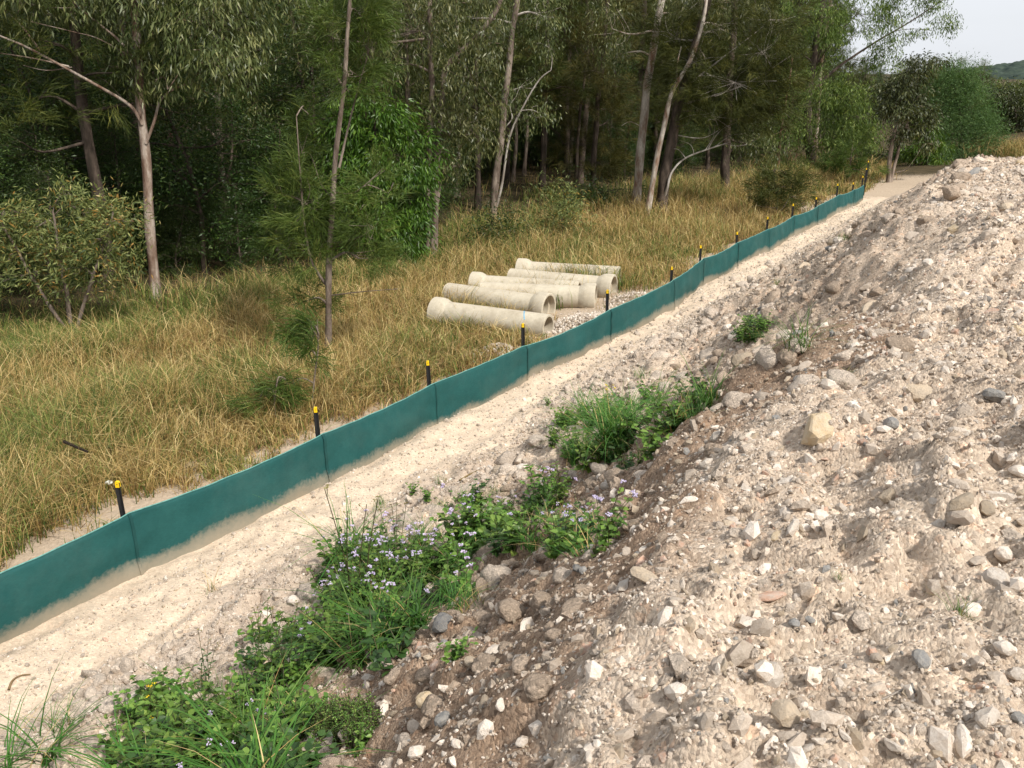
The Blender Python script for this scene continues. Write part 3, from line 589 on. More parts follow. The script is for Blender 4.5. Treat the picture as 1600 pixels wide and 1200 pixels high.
def field(mb, cx, cy, cz, csc, cty, cd, rng, per):
    """tall grass as single blades: quad + tip triangle, grouped in clumps that lean together"""
    k = len(cx); caz = rng.uniform(0, 6.28, k); cl = rng.uniform(.1, .9, k)
    H0 = np.array([.56, .66, .46]); LE = np.array([.35, .42, 1.1]); BE = np.array([.5, .5, .7])
    for t in range(3):
        sel = np.where(cty == t)[0]; nb = np.maximum(3, (per * (1.25 - .022 * np.clip(cd[sel], 5, 40))).astype(int)); ci = np.repeat(sel, nb); K = len(ci)
        if not K: continue
        bt = np.where(rng.uniform(size=K) < [.74, .64, .45][t], t, rng.choice([[1, 1, 2], [0, 1, 2], [1, 1, 0]][t], K))
        sp = .10 * csc[ci] * (1 + .5 * (cd[ci] > 18)); bx, by = cx[ci] + rng.normal(0, 1, K) * sp, cy[ci] + rng.normal(0, 1, K) * sp
        lie = rng.uniform(size=K) < [.06, .16, .4][t]
        hh = H0[bt] * csc[ci] * rng.uniform(.45, 1.2, K); le = LE[bt] * rng.uniform(.15, 1.2, K) + lie * rng.uniform(.6, 1.6, K); be = BE[bt] * rng.uniform(.1, 1.5, K)
        az = np.where(rng.uniform(size=K) < .55, caz[ci] + rng.normal(0, .7, K), rng.uniform(0, 6.28, K)); dx, dy = np.cos(az), np.sin(az)
        wv = rng.uniform(0, 6.28, K); sx, sy = np.cos(wv), np.sin(wv); w = (.0065 + .0042 * np.clip(cd[ci] / 12, .6, 3)) * rng.uniform(.6, 1.3, K) * np.array([1.1, .85, .8])[bt]
        q_ = 1 / np.sqrt(1 + le ** 2); o1, z1 = hh * .55 * le * q_, hh * .58 * q_; o2, z2 = hh * q_ * (le + be), hh * q_ * (1 - .35 * be)
        z0 = cz[ci] - .02
        V = np.stack([np.stack([bx + sx * w * .5, by + sy * w * .5, z0], -1), np.stack([bx - sx * w * .5, by - sy * w * .5, z0], -1),
                      np.stack([bx + dx * o1 - sx * w * .4, by + dy * o1 - sy * w * .4, z0 + z1], -1), np.stack([bx + dx * o1 + sx * w * .4, by + dy * o1 + sy * w * .4, z0 + z1], -1),
                      np.stack([bx + dx * o2, by + dy * o2, z0 + np.maximum(z2, .03)], -1)], 1)
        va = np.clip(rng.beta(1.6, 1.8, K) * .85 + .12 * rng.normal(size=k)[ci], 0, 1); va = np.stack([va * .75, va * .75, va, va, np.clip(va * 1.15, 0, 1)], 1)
        i5 = np.arange(K)[:, None] * 5
        for m_ in range(3):
            f = bt == m_
            if not f.any(): continue
            Vm = V[f]; j5 = np.arange(f.sum())[:, None] * 5
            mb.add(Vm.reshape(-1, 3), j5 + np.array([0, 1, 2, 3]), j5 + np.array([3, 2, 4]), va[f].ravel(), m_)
mb = MB(); field(mb, x, y, z, scl, ty, d, np.random.RandomState(4), 15)
re_ = np.random.RandomState(17); ex = []
for nm, pr_, pl_, br_, _ in PIPES:
    A_, B_ = PE[nm][0][:2], PE[nm][1][:2]; u_ = norm(B_ - A_); v_ = np.array([-u_[1], u_[0]])
    for _i in range(150):
        t_ = .45 + 2.3 * re_.uniform() ** .6; sd = re_.choice([-1, 1], p=[.35, .65]); q_ = A_ + u_ * t_ + v_ * sd * re_.uniform(.26, .5)
        if re_.uniform() < .25 + t_ / 2.8: ex.append((q_[0], q_[1]))
ex = np.array(ex); ke = len(ex); field(mb, ex[:, 0], ex[:, 1], Z(ex[:, 0], ex[:, 1]), re_.uniform(.55, 1.05, ke), re_.choice([0, 1, 2], ke, p=[.45, .4, .15]), np.full(ke, 17.), re_, 13)
print('grass clumps', k, 'verts', mb.n)
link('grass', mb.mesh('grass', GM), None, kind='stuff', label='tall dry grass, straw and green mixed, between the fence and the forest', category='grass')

# ------------------------------------------------------------------ trees
M['l_gum'] = leafmat('gum_leaf', [(0, (.026, .038, .009)), (.5, (.085, .105, .03)), (1, (.27, .265, .11))], .25, .42, .3, .4)
M['l_dark'] = leafmat('dark_leaf', [(0, (.012, .026, .005)), (.6, (.036, .068, .012)), (1, (.11, .15, .03))], .25, .45, .4, .35)
M['l_casu'] = leafmat('she_oak_needle', [(0, (.020, .030, .005)), (.6, (.06, .076, .013)), (1, (.15, .15, .03))], .2, .6, .35)
M['l_young'] = leafmat('young_she_oak_needle', [(0, (.028, .06, .008)), (.6, (.072, .125, .02)), (1, (.17, .21, .045))], .2, .6, .2)
M['l_rust'] = leafmat('rusty_needle', [(0, (.024, .026, .005)), (.6, (.066, .062, .012)), (1, (.15, .115, .03))], .2, .6, .3)
M['l_bright'] = leafmat('bright_leaf', [(0, (.028, .07, .008)), (.6, (.08, .165, .018)), (1, (.20, .31, .045))], .35, .4, .2, .4)
M['l_wattle'] = leafmat('wattle_leaf', [(0, (.04, .07, .025)), (.42, (.15, .19, .06)), (.72, (.30, .33, .12)), (.8, (.36, .22, .05)), (.9, (.42, .26, .07)), (1, (.55, .47, .20))], .3, .5, .1)
M['l_soft'] = leafmat('soft_leaf', [(0, (.035, .06, .013)), (.6, (.125, .17, .036)), (1, (.29, .32, .085))], .3, .55, .15)
M['l_acacia'] = leafmat('acacia_leaf', [(0, (.04, .075, .022)), (.6, (.105, .17, .055)), (1, (.22, .29, .11))], .3, .55, .15)
M['l_olive'] = leafmat('olive_leaf', [(0, (.018, .026, .008)), (.6, (.055, .07, .02)), (1, (.14, .15, .045))], .25, .45, .15, .4)
M['bark_pale'] = barkmat('pale_mottled_bark', (.13, .075, .05), (.24, .175, .135), (.40, .335, .28))
M['bark_grey'] = barkmat('grey_tan_bark', (.10, .072, .055), (.18, .14, .112), (.29, .235, .19))
M['bark_dark'] = barkmat('dark_bark', (.035, .027, .02), (.07, .052, .04), (.12, .09, .07)); M['bark_red'] = barkmat('reddish_bark', (.14, .07, .045), (.23, .13, .09), (.34, .24, .18))
M['bark_white'] = barkmat('white_gum_bark', (.22, .13, .085), (.40, .34, .28), (.56, .50, .43)); M['dead'] = barkmat('bleached_dead_wood', (.26, .22, .18), (.36, .32, .28), (.48, .44, .39))
#            leaves per cluster, length, width, cluster spread, direction mode, material
KIND = {'gum': (24, .165, .028, .17, 'droop', 'l_gum'), 'dark': (30, .095, .032, .20, 'any', 'l_dark'), 'casu': (52, .34, .012, .12, 'spray', 'l_casu'), 'young': (60, .25, .009, .09, 'spray', 'l_young'), 'rust': (52, .34, .012, .12, 'spray', 'l_rust'),
        'bright': (24, .17, .040, .15, 'droop2', 'l_bright'), 'wattle': (26, .14, .024, .15, 'fan', 'l_wattle'), 'soft': (34, .12, .016, .22, 'fan', 'l_soft'), 'acacia': (34, .12, .016, .22, 'fan', 'l_acacia'), 'olive': (26, .12, .045, .17, 'droop2', 'l_olive'), 'green': (26, .15, .032, .18, 'droop', 'l_soft')}
def leaves(mb, C, kind, rng, outward=None, m=0, dens=1., big=1.):
    nl, L, Wd, sp, mode, _ = KIND[kind]; nl = max(3, int(nl * dens)); C = np.asarray(C); k = len(C); ci = np.repeat(np.arange(k), nl); K = len(ci)
    O = norm(outward if outward is not None else rng.normal(size=(k, 3))); g = rng.normal(size=(K, 3))
    if mode == 'droop': P = C[ci] + g * sp * [1, 1, .8]; D = norm(rng.normal(size=(K, 3)) * [.5, .5, .35] + [0, 0, -1.0] + O[ci] * .25)
    elif mode == 'droop2': P = C[ci] + g * sp * .7; D = norm(norm(g) * .7 + [0, 0, -.75] + O[ci] * .3)
    elif mode == 'any': P = C[ci] + g * sp; D = norm(rng.normal(size=(K, 3)) * [1, 1, .6] + O[ci] * .5)
    elif mode == 'fan': P = C[ci] + g * sp; D = norm(rng.normal(size=(K, 3)) * .6 + O[ci] * .7 + [0, 0, .15])
    else:
        ax = norm(O * [1, 1, .5] + rng.normal(size=(k, 3)) * .35 + [0, 0, .35]); t_ = rng.uniform(-.5, 1, K)[:, None]
        P = C[ci] + ax[ci] * t_ * .22 + g * sp * .5; D = norm(ax[ci] * .9 + rng.normal(size=(K, 3)) * .42 + [0, 0, -.12])
    l_ = L * big * rng.uniform(.6, 1.25, K)[:, None]; w_ = Wd * big * rng.uniform(.7, 1.3, K)[:, None] * .5
    S_ = norm(np.cross(D, rng.normal(size=(K, 3)))); dz = np.array([0, 0, -1.]) * l_ * (.0 if mode in ('droop',) else .12)
    V = np.stack([P, P + D * l_ * .42 + S_ * w_, P + D * l_ + dz, P + D * l_ * .42 - S_ * w_], 1)
    cv = rng.normal(0, .13, k)[ci]; a = np.clip(rng.beta(1.7, 1.9, K) * .8 + .08 + cv, 0, 1); a = np.repeat(a[:, None], 4, 1)
    mb.add(V.reshape(-1, 3), np.arange(K * 4).reshape(-1, 4), None, a.ravel(), m)
def build_tree(base, stems, limbs, blobs, kind, bark, rng, dens=1., big=1., twigbark=None, sub=5):
    """stems / limbs: (points, r0, r1); blobs: (centre, radii, clusters). Meshes are relative to base"""
    base = np.asarray(base, float); tm, lm, cm = MB(), MB(), MB(); anchor = []
    for pts, r0, r1 in stems:
        P = smoothpath(np.asarray(pts) - base, 7); t = np.linspace(0, 1, len(P)); rad = r0 + (r1 - r0) * t; rad = rad * (1 + .35 * np.exp(-t / .03)) * (1 + .06 * np.sin(t * 40))
        P = P + np.stack([np.sin(t * 23), np.cos(t * 19), t * 0], -1) * r0 * .12; P[0, 2] -= .15; tube(tm, P, rad, 10); anchor += list(zip(P, rad))
    for pts, r0, r1 in limbs:
        P = smoothpath(np.asarray(pts) - base, 6); t = np.linspace(0, 1, len(P)); tube(lm, P, r0 + (r1 - r0) * t, 6); anchor += list(zip(P, r0 + (r1 - r0) * t))
    AP = np.array([p for p, _ in anchor])
    for c, rad, cnt in blobs:
        c = np.asarray(c, float) - base; rad = np.asarray(rad, float)
        w = AP - c; cost = np.linalg.norm(w, axis=1) + np.clip(w[:, 2], 0, 99) * 1.2; j = int(np.argmin(cost)); p0 = AP[j]; r0 = min(anchor[j][1] * .6, .05)
        mid = (p0 + c) / 2 + rng.normal(0, .12, 3) * np.linalg.norm(c - p0) + [0, 0, .1]
        P = smoothpath([p0, mid, c], 4); tube(lm, P, np.linspace(max(r0, .012), .009, len(P)), 5)
        ns = max(1, int(round(cnt / sub))); d_ = norm(rng.normal(size=(ns, 3))) * rng.uniform(.25, 1, (ns, 1)) ** .5; sc_ = c + d_ * rad
        for q in sc_[::max(1, ns // 26)]:
            jj = rng.randint(len(P) // 2, len(P)); tube(lm, smoothpath([P[jj], (P[jj] + q) / 2 + rng.normal(0, .06, 3), q], 3), np.linspace(.010, .004, 5) if False else .006, 3)
        C = np.repeat(sc_, sub, 0) + rng.normal(0, 1, (ns * sub, 3)) * np.minimum(.27, rad * .35)
        leaves(cm, C, kind, rng, C - c + np.repeat(d_, sub, 0) * .3, 0, dens, big)
    return tm.mesh('trunk', M[bark], True), (lm.mesh('branches', M[twigbark or bark], True) if lm.n else None), (cm.mesh('crown', M[KIND[kind][5]]) if cm.n else None)
def plant_tree(name, label, base, meshes, group=None, rot=0, scl=1., cat='tree'):
    t = thing(name, label, cat, base, (0, 0, rot), group); t.scale = (scl,) * 3 if np.ndim(scl) == 0 else scl
    for nm, me in zip(('trunk', 'branches', 'crown'), meshes):
        if me:
            o = link(nm, me, t)
            if nm != 'trunk': o['kind'] = 'stuff'
    return t
HSEED = [0]
def hero(name, label, kind, bark, basepx, stems, limbs, blobs, group=None, dens=1., big=1., cat='tree', zb=None, twigbark=None, yo=0.):
    HSEED[0] += 1; rng = np.random.RandomState(900 + HSEED[0]); b = hit(*basepx)
    if zb is not None: b = atz(*basepx, zb)
    Y = b[1] + yo; mpp = Y / F
    def W3(pts, jit=.0): return [atY(x_, y_, Y) + np.array([0, jit * i_, 0]) for i_, (x_, y_) in enumerate(pts)]
    st = [(W3(p, rng.uniform(-.06, .06)), r0, r1) for p, r0, r1 in stems]; st[0][0][0] = b if not yo else st[0][0][0]
    li = [(W3(p, rng.uniform(-.12, .12)), r0, r1) for p, r0, r1 in limbs]
    bl = []
    for q in blobs:
        cx, cy, rx, ry, cnt = q[:5]; off = q[5] if len(q) > 5 else rng.uniform(-.5, .5) * rx * mpp
        bl.append((atY(cx, cy, Y) + np.array([0, off, 0]), (rx * mpp, rx * mpp * .85, ry * mpp), cnt))
    return plant_tree(name, label, b, build_tree(b, st, li, bl, kind, bark, rng, dens, big, twigbark), group, cat=cat)

hero('gum_tree', 'tall gum with mottled pink and white trunk behind the yellowish wattle bush', 'gum', 'bark_pale', (242, 466),
     [([(242, 466), (236, 380), (226, 260), (217, 150), (210, 70), (203, -60), (196, -280)], .118, .07)],
     [([(222, 195), (206, 165), (160, 135), (100, 100), (50, 72), (0, 50), (-70, 15)], .042, .013), ([(108, 104), (60, 92), (0, 82)], .022, .008), ([(62, 78), (30, 40), (0, 15)], .022, .008), ([(112, 105), (70, 110), (30, 102)], .014, .006),
      ([(228, 225), (238, 190), (244, 158), (262, 140), (290, 125), (313, 85), (335, 30)], .036, .012), ([(262, 140), (275, 118), (280, 100)], .014, .006), ([(214, 100), (190, 66), (165, 44), (130, 15)], .035, .012), ([(214, 95), (160, 62), (120, 50), (60, 35)], .016, .006)],
     [(310, 35, 85, 50, 190), (345, 90, 45, 35, 60), (330, -60, 130, 60, 130), (50, -5, 90, 45, 110), (225, -20, 60, 55, 80), (195, 90, 25, 28, 18), (245, 125, 25, 18, 10), (120, 10, 40, 35, 40), (200, -330, 260, 160, 160), (150, -150, 160, 70, 90), (395, 110, 18, 25, 10)], big=1.2)
hero('she_oak_sapling', 'slender young she-oak with feathery green foliage in front of the bright leafy tree', 'young', 'bark_grey', (512, 556),
     [([(512, 556), (515, 440), (520, 330), (530, 225), (543, 110), (552, 0), (558, -110)], .06, .022)],
     [([(515, 452), (490, 410), (479, 350), (474, 270), (470, 180)], .026, .008), ([(530, 262), (545, 190), (562, 120)], .024, .008), ([(541, 140), (524, 115), (518, 60), (520, -20)], .022, .008), ([(518, 380), (560, 372), (590, 350)], .012, .005), ([(519, 310), (500, 290), (488, 262)], .014, .005), ([(514, 462), (560, 458), (620, 455)], .012, .005), ([(522, 300), (555, 300), (600, 262)], .012, .005)],
     [(478, 320, 38, 60, 60), (470, 240, 14, 55, 22), (452, 380, 28, 36, 22), (500, 395, 40, 30, 20), (575, 350, 50, 40, 36), (600, 300, 28, 32, 15), (560, 405, 55, 24, 15), (520, 62, 24, 40, 24), (575, 75, 32, 55, 46), (560, 20, 40, 40, 34), (548, 120, 40, 24, 24), (440, 310, 16, 40, 14), (480, 470, 38, 28, 20), (560, -60, 60, 60, 40), (475, 165, 10, 35, 10)], dens=1.0)
hero('she_oak_sapling', 'waist-high she-oak seedling with bare thin stem beside the second fence post from the left edge', 'young', 'bark_grey', (488, 642),
     [([(488, 642), (490, 600), (496, 545), (494, 500)], .016, .006)], [], [(478, 560, 26, 22, 12), (500, 520, 18, 30, 10), (465, 595, 18, 12, 6), (470, 510, 22, 26, 9)], dens=.8, zb=-.08)
hero('she_oak_sapling', 'low feathery she-oak seedling in the dry grass left of the bare thin stem', 'young', 'bark_grey', (432, 655), [([(432, 655), (430, 630), (434, 600)], .012, .005)], [], [(425, 620, 26, 20, 14), (445, 595, 20, 24, 10)], dens=.8, zb=-.08)
hero('leafy_tree', 'bright green leafy tree with drooping leaves behind the young she-oak', 'bright', 'bark_dark', (605, 432),
     [([(605, 432), (600, 350), (592, 260), (586, 180), (584, 140)], .11, .03)], [],
     [(585, 190, 48, 42, 120), (545, 215, 34, 36, 70), (630, 245, 46, 42, 110), (585, 270, 60, 45, 120), (640, 310, 34, 40, 80), (590, 340, 60, 40, 90), (640, 370, 30, 30, 50), (530, 290, 35, 45, 60), (600, 395, 50, 22, 40)], yo=1.5)
hero('gum_tree', 'twin-stemmed tan gum rising between the bright leafy tree and the dark hollow', 'gum', 'bark_grey', (668, 402),
     [([(664, 402), (667, 330), (670, 250), (674, 150), (672, 60), (668, -80)], .10, .06), ([(676, 399), (680, 320), (684, 230), (692, 140), (700, 100), (740, 62), (775, 15), (800, -60)], .11, .05)],
     [([(684, 235), (710, 200), (740, 190)], .02, .006), ([(676, 398), (683, 330), (690, 280), (700, 240)], .035, .015), ([(700, 130), (715, 128), (734, 133)], .012, .005)],
     [(640, 50, 85, 55, 190), (600, 105, 50, 35, 60), (735, 120, 50, 45, 80), (715, 200, 60, 45, 90), (760, 60, 35, 28, 40), (700, -40, 120, 55, 130), (680, 170, 30, 40, 40), (745, 215, 30, 25, 26), (500, 55, 50, 45, 70), (720, 262, 26, 22, 18)])
hero('gum_tree', 'leaning grey-pink gum trunk with broken stub at the back of the dark hollow', 'gum', 'bark_grey', (768, 345),
     [([(768, 345), (773, 300), (782, 220), (790, 150), (797, 80), (808, 0), (816, -120)], .15, .085)],
     [([(772, 335), (784, 290), (796, 215), (818, 165), (842, 125), (860, 110)], .055, .016), ([(788, 200), (800, 185), (797, 165), (806, 152)], .025, .010), ([(775, 300), (765, 312), (762, 322)], .02, .005)],
     [(815, 135, 32, 24, 34), (840, 175, 26, 22, 26), (850, 25, 45, 30, 60), (785, -40, 90, 45, 100), (740, 30, 40, 30, 44), (855, 60, 24, 22, 24)], twigbark='dead')
hero('she_oak', 'rust-tinged she-oak with two slim brown trunks left of the white gum', 'rust', 'bark_dark', (925, 300),
     [([(925, 300), (929, 230), (935, 150), (945, 60), (952, -80)], .13, .07), ([(899, 318), (901, 260), (905, 190), (915, 110)], .085, .05)], [([(928, 240), (900, 222), (880, 225)], .016, .006)],
     [(880, 60, 48, 45, 90), (925, 110, 60, 55, 130), (880, 150, 40, 45, 70), (950, 190, 50, 50, 100), (900, 230, 45, 40, 70), (860, 200, 26, 40, 36), (970, 140, 30, 40, 40), (940, 20, 70, 40, 80), (935, 255, 40, 26, 40)])
hero('gum_tree', 'straight white-barked gum with peeling strips, tallest pale trunk in the middle of the forest edge', 'gum', 'bark_white', (992, 326),
     [([(992, 326), (1001, 240), (1008, 160), (1018, 90), (1032, 10), (1046, -100)], .16, .11)], [([(1005, 200), (985, 190), (970, 196)], .016, .006)],
     [(955, 45, 36, 40, 60), (965, 85, 24, 22, 22), (1000, -50, 110, 40, 90), (1050, 25, 30, 30, 30), (1080, -10, 50, 40, 50)])
hero('gum_tree', 'slim leaning gum with orange and white bark that forks beside the dark trunk', 'gum', 'bark_white', (1010, 338),
     [([(1010, 338), (1022, 270), (1035, 205), (1047, 150), (1066, 113), (1085, 75), (1098, 20), (1105, -60)], .10, .045)], [([(1058, 128), (1059, 100), (1066, 72)], .04, .015), ([(1092, 75), (1100, 88), (1102, 100)], .02, .006)],
     [(1105, 0, 60, 35, 70), (1130, 40, 26, 22, 22)])
hero('she_oak', 'thick dark-trunked she-oak with olive plumes spreading over the golden grass', 'casu', 'bark_dark', (1030, 333),
     [([(1030, 333), (1040, 270), (1052, 200), (1070, 120), (1100, 20), (1120, -80)], .22, .09)],
     [([(1060, 165), (1110, 150), (1165, 130), (1235, 85)], .04, .012), ([(1066, 140), (1130, 90), (1190, 45)], .04, .012), ([(1052, 210), (1100, 215), (1140, 190)], .022, .008)],
     [(1085, 100, 55, 45, 110), (1140, 130, 65, 40, 130), (1190, 80, 60, 45, 120), (1120, 50, 60, 40, 100), (1195, 130, 50, 35, 90), (1110, 180, 50, 30, 80), (1165, 185, 50, 26, 70), (1080, 155, 40, 30, 50), (1215, 165, 34, 24, 40), (1210, 30, 40, 40, 60), (1050, 60, 40, 40, 60)], twigbark='dead')
db = thing('dead_sapling', 'bleached crooked dead stem bending right over the grass at the dark trunk', 'dead tree', hit(1046, 334))
def dead_limbs(t, sets, Y, mat='dead'):
    mb = MB(); o = np.array(t.location)
    for i, (pts, r0, r1) in enumerate(sets):
        P = smoothpath([atY(*p, Y) - o + np.array([0, .15 * math.sin(i + q * 2), 0]) for q, p in enumerate(pts)], 6); tube(mb, P, np.linspace(r0, r1, len(P)), 6)
    return mb
Y_ = db.location[1]
link('stem', dead_limbs(db, [([(1046, 333), (1038, 318), (1042, 292), (1050, 268), (1072, 248), (1108, 232), (1140, 222)], .055, .02)], Y_).mesh('stem', M['dead'], True), db)
link('branches', dead_limbs(db, [([(1072, 248), (1062, 235), (1052, 232)], .018, .006), ([(1108, 232), (1125, 205), (1150, 190)], .02, .006), ([(1118, 230), (1140, 212), (1165, 208)], .016, .005), ([(1085, 242), (1078, 226), (1064, 220)], .014, .005), ([(1130, 224), (1150, 228), (1170, 226)], .012, .004), ([(1100, 235), (1115, 215), (1118, 195)], .012, .004)], Y_).mesh('branches', M['dead'], True), db)
hero('gum_tree', 'black charred-looking trunk with pale drooping leaves above the golden grass', 'gum', 'bark_dark', (1132, 302),
     [([(1132, 302), (1134, 250), (1137, 190), (1142, 110), (1150, 0)], .20, .12)], [], [(1190, 212, 34, 28, 60), (1165, 225, 24, 22, 30), (1205, 240, 20, 18, 22), (1175, -30, 80, 40, 80)])
hero('leafy_tree', 'fresh green tree with a reddish stem where the forest edge meets the far fence posts', 'green', 'bark_red', (1215, 264),
     [([(1213, 264), (1218, 235), (1222, 200), (1232, 140), (1240, 90)], .09, .03)], [([(1240, 262), (1246, 238), (1250, 210)], .04, .015)],
     [(1235, 155, 40, 34, 90), (1225, 200, 36, 34, 80), (1250, 205, 26, 30, 50), (1255, 130, 30, 30, 50), (1210, 150, 26, 30, 40), (1240, 245, 34, 18, 40)])
hero('gum_tree', 'large spreading gum whose long bough reaches across the white sky', 'green', 'bark_dark', (1272, 262),
     [([(1268, 262), (1262, 200), (1263, 145), (1276, 60), (1292, -60)], .26, .12)],
     [([(1263, 148), (1310, 105), (1370, 65), (1420, 36), (1482, -5)], .085, .018), ([(1266, 130), (1285, 70), (1312, 5)], .06, .018), ([(1270, 110), (1305, 58), (1345, 15)], .05, .014), ([(1264, 140), (1290, 95), (1330, 62), (1360, 40)], .03, .008), ([(1400, 48), (1430, 45), (1462, 48)], .018, .006), ([(1330, 92), (1350, 95), (1372, 90)], .018, .006)],
     [(1275, 30, 55, 36, 120), (1345, 25, 55, 34, 120), (1400, 5, 40, 26, 60), (1450, -5, 34, 22, 40), (1470, 36, 22, 20, 26), (1440, 55, 16, 12, 10), (1392, 72, 34, 22, 40), (1370, 100, 30, 16, 26), (1240, 40, 36, 45, 80), (1310, 70, 34, 26, 46), (1225, 90, 26, 30, 40), (1320, -50, 120, 45, 120), (1275, 105, 22, 24, 26)], big=1.25, yo=2.)
hero('dark_tree', 'dark olive tree on two thin leaning stems standing on bare earth past the fence end', 'olive', 'bark_grey', (1388, 286),
     [([(1386, 286), (1392, 240), (1402, 190), (1414, 120)], .11, .04), ([(1391, 285), (1402, 245), (1411, 215), (1428, 165)], .075, .03)], [([(1396, 270), (1415, 264), (1431, 242)], .022, .006)],
     [(1402, 148, 24, 18, 60), (1425, 165, 18, 14, 40), (1440, 100, 22, 14, 34), (1400, 178, 24, 10, 36), (1440, 150, 14, 14, 24), (1445, 195, 18, 14, 24), (1420, 205, 20, 10, 20), (1395, 215, 18, 8, 12), (1455, 170, 10, 18, 14), (1415, 122, 16, 10, 20), (1378, 165, 10, 10, 10), (1455, 225, 14, 10, 12)], big=1.2, zb=-.05)
hero('feathery_bush', 'big rounded soft green bush behind the far end of the rubble bank', 'acacia', 'bark_dark', (1500, 262),
     [([(1500, 268), (1502, 220), (1500, 170)], .12, .04)], [],
     [(1500, 135, 40, 30, 240), (1475, 175, 34, 34, 180), (1525, 170, 40, 36, 220), (1510, 215, 50, 32, 240), (1465, 230, 30, 28, 150), (1545, 215, 26, 32, 150), (1490, 250, 50, 16, 120), (1495, 112, 22, 12, 40), (1535, 250, 34, 14, 80)], big=1.5, cat='bush', zb=-.4)
hero('feathery_bush', 'olive bush at the right edge behind the soft green bush', 'olive', 'bark_dark', (1590, 236), [([(1590, 238), (1588, 200), (1585, 170)], .12, .04)], [], [(1580, 165, 34, 26, 90), (1600, 195, 34, 28, 90), (1560, 150, 26, 20, 60), (1620, 170, 34, 34, 80), (1575, 205, 24, 16, 40), (1550, 140, 20, 14, 30)], big=1.5, cat='bush', zb=-.4, yo=8.)
hero('feathery_bush', 'low pale green thicket between the soft green bush and the olive bush', 'green', 'bark_dark', (1560, 246), [([(1560, 246), (1560, 215), (1565, 180)], .1, .04)], [], [(1562, 185, 26, 30, 110), (1575, 215, 24, 20, 80), (1555, 150, 24, 22, 80), (1610, 150, 30, 20, 80), (1590, 175, 26, 24, 80)], big=1.8, cat='bush', zb=-.4, yo=14.)
hero('wattle_bush', 'yellowish wattle bush with orange seed tips leaning in at the left edge', 'wattle', 'bark_grey', (112, 520),
     [([(112, 520), (105, 460), (95, 400), (85, 330)], .05, .02), ([(118, 520), (140, 450), (165, 380), (180, 330)], .04, .015), ([(106, 520), (60, 450), (20, 380), (-10, 330)], .04, .015)], [],
     [(105, 305, 22, 18, 22), (125, 335, 30, 20, 30), (170, 330, 16, 16, 14), (200, 345, 22, 20, 24), (60, 355, 28, 20, 30), (20, 335, 24, 18, 24), (90, 385, 34, 18, 34), (165, 375, 36, 18, 34), (30, 400, 34, 16, 28), (205, 400, 18, 16, 14), (130, 420, 34, 14, 22), (60, 430, 26, 12, 14), (165, 445, 26, 12, 14), (100, 455, 30, 12, 12), (-15, 365, 30, 26, 34), (-50, 330, 40, 30, 40), (185, 415, 14, 12, 8), (5, 440, 24, 12, 10)], cat='bush')
hero('leafy_shrub', 'yellow-green shrub in the grass right of the dark hollow', 'wattle', 'bark_dark', (880, 372), [([(880, 372), (878, 345), (882, 310)], .03, .01)], [], [(885, 310, 26, 24, 40), (865, 340, 30, 24, 40), (895, 345, 22, 22, 30), (840, 362, 26, 16, 24)], cat='shrub')
hero('leafy_shrub', 'dark green shrub growing round the foot of the broken-stub gum', 'dark', 'bark_dark', (770, 388), [([(770, 388), (768, 360), (772, 335)], .03, .01)], [], [(768, 350, 26, 24, 40), (745, 372, 26, 18, 30), (795, 365, 30, 20, 36)], cat='shrub')
hero('leafy_shrub', 'small dark shrub at the foot of the white gum', 'dark', 'bark_dark', (940, 326), [([(940, 326), (938, 310), (941, 295)], .03, .01)], [], [(938, 305, 26, 18, 40), (915, 315, 20, 14, 24), (1000, 300, 14, 14, 14)], cat='shrub')
hero('she_oak_sapling', 'bushy yellow-olive she-oak saplings mass rising from golden grass behind the far posts', 'casu', 'bark_grey', (1212, 338), [([(1212, 338), (1215, 310), (1208, 275)], .03, .01), ([(1214, 338), (1232, 310), (1240, 280)], .025, .01)], [], [(1195, 300, 26, 22, 34), (1225, 290, 30, 24, 44), (1245, 310, 26, 16, 26), (1180, 320, 18, 12, 12), (1210, 265, 14, 20, 14)])
hero('she_oak_sapling', 'yellow-green she-oak sapling just behind the last cloth panel of the fence', 'young', 'bark_grey', (1325, 288), [([(1325, 288), (1328, 260), (1332, 225)], .04, .012)], [], [(1320, 250, 24, 26, 44), (1342, 235, 20, 26, 34), (1305, 265, 18, 16, 20), (1340, 265, 20, 14, 20)], big=1.3)
hero('leafy_shrub', 'yellow-green shrub at the right side of the dark olive tree, against the soft green bush', 'bright', 'bark_dark', (1448, 268), [([(1448, 268), (1450, 240), (1452, 205)], .05, .02)], [], [(1450, 200, 18, 16, 34), (1462, 230, 20, 14, 34), (1440, 240, 20, 12, 26), (1470, 250, 20, 12, 26)], big=1.4, cat='shrub', zb=-.3)
hero('leafy_shrub', 'dark low shrubbery under the dark olive tree at the edge of the bare earth', 'dark', 'bark_dark', (1430, 272), [([(1430, 272), (1430, 260), (1432, 245)], .05, .02)], [], [(1425, 250, 26, 12, 50), (1365, 255, 22, 16, 50), (1400, 245, 20, 12, 34), (1455, 258, 22, 10, 40), (1350, 235, 20, 16, 40), (1480, 258, 16, 10, 26)], big=1.7, cat='shrub', zb=-.3, yo=4.)
hero('leafy_tree', 'mid green tree filling the gap between the spreading gum and the dark olive tree', 'green', 'bark_dark', (1318, 272), [([(1318, 272), (1316, 220), (1320, 170)], .12, .04)], [], [(1320, 150, 34, 26, 80), (1300, 180, 30, 30, 70), (1345, 185, 30, 30, 70), (1325, 220, 36, 24, 70), (1295, 225, 26, 22, 46), (1290, 150, 24, 22, 36), (1365, 215, 20, 22, 36)], big=1.3, yo=3.)

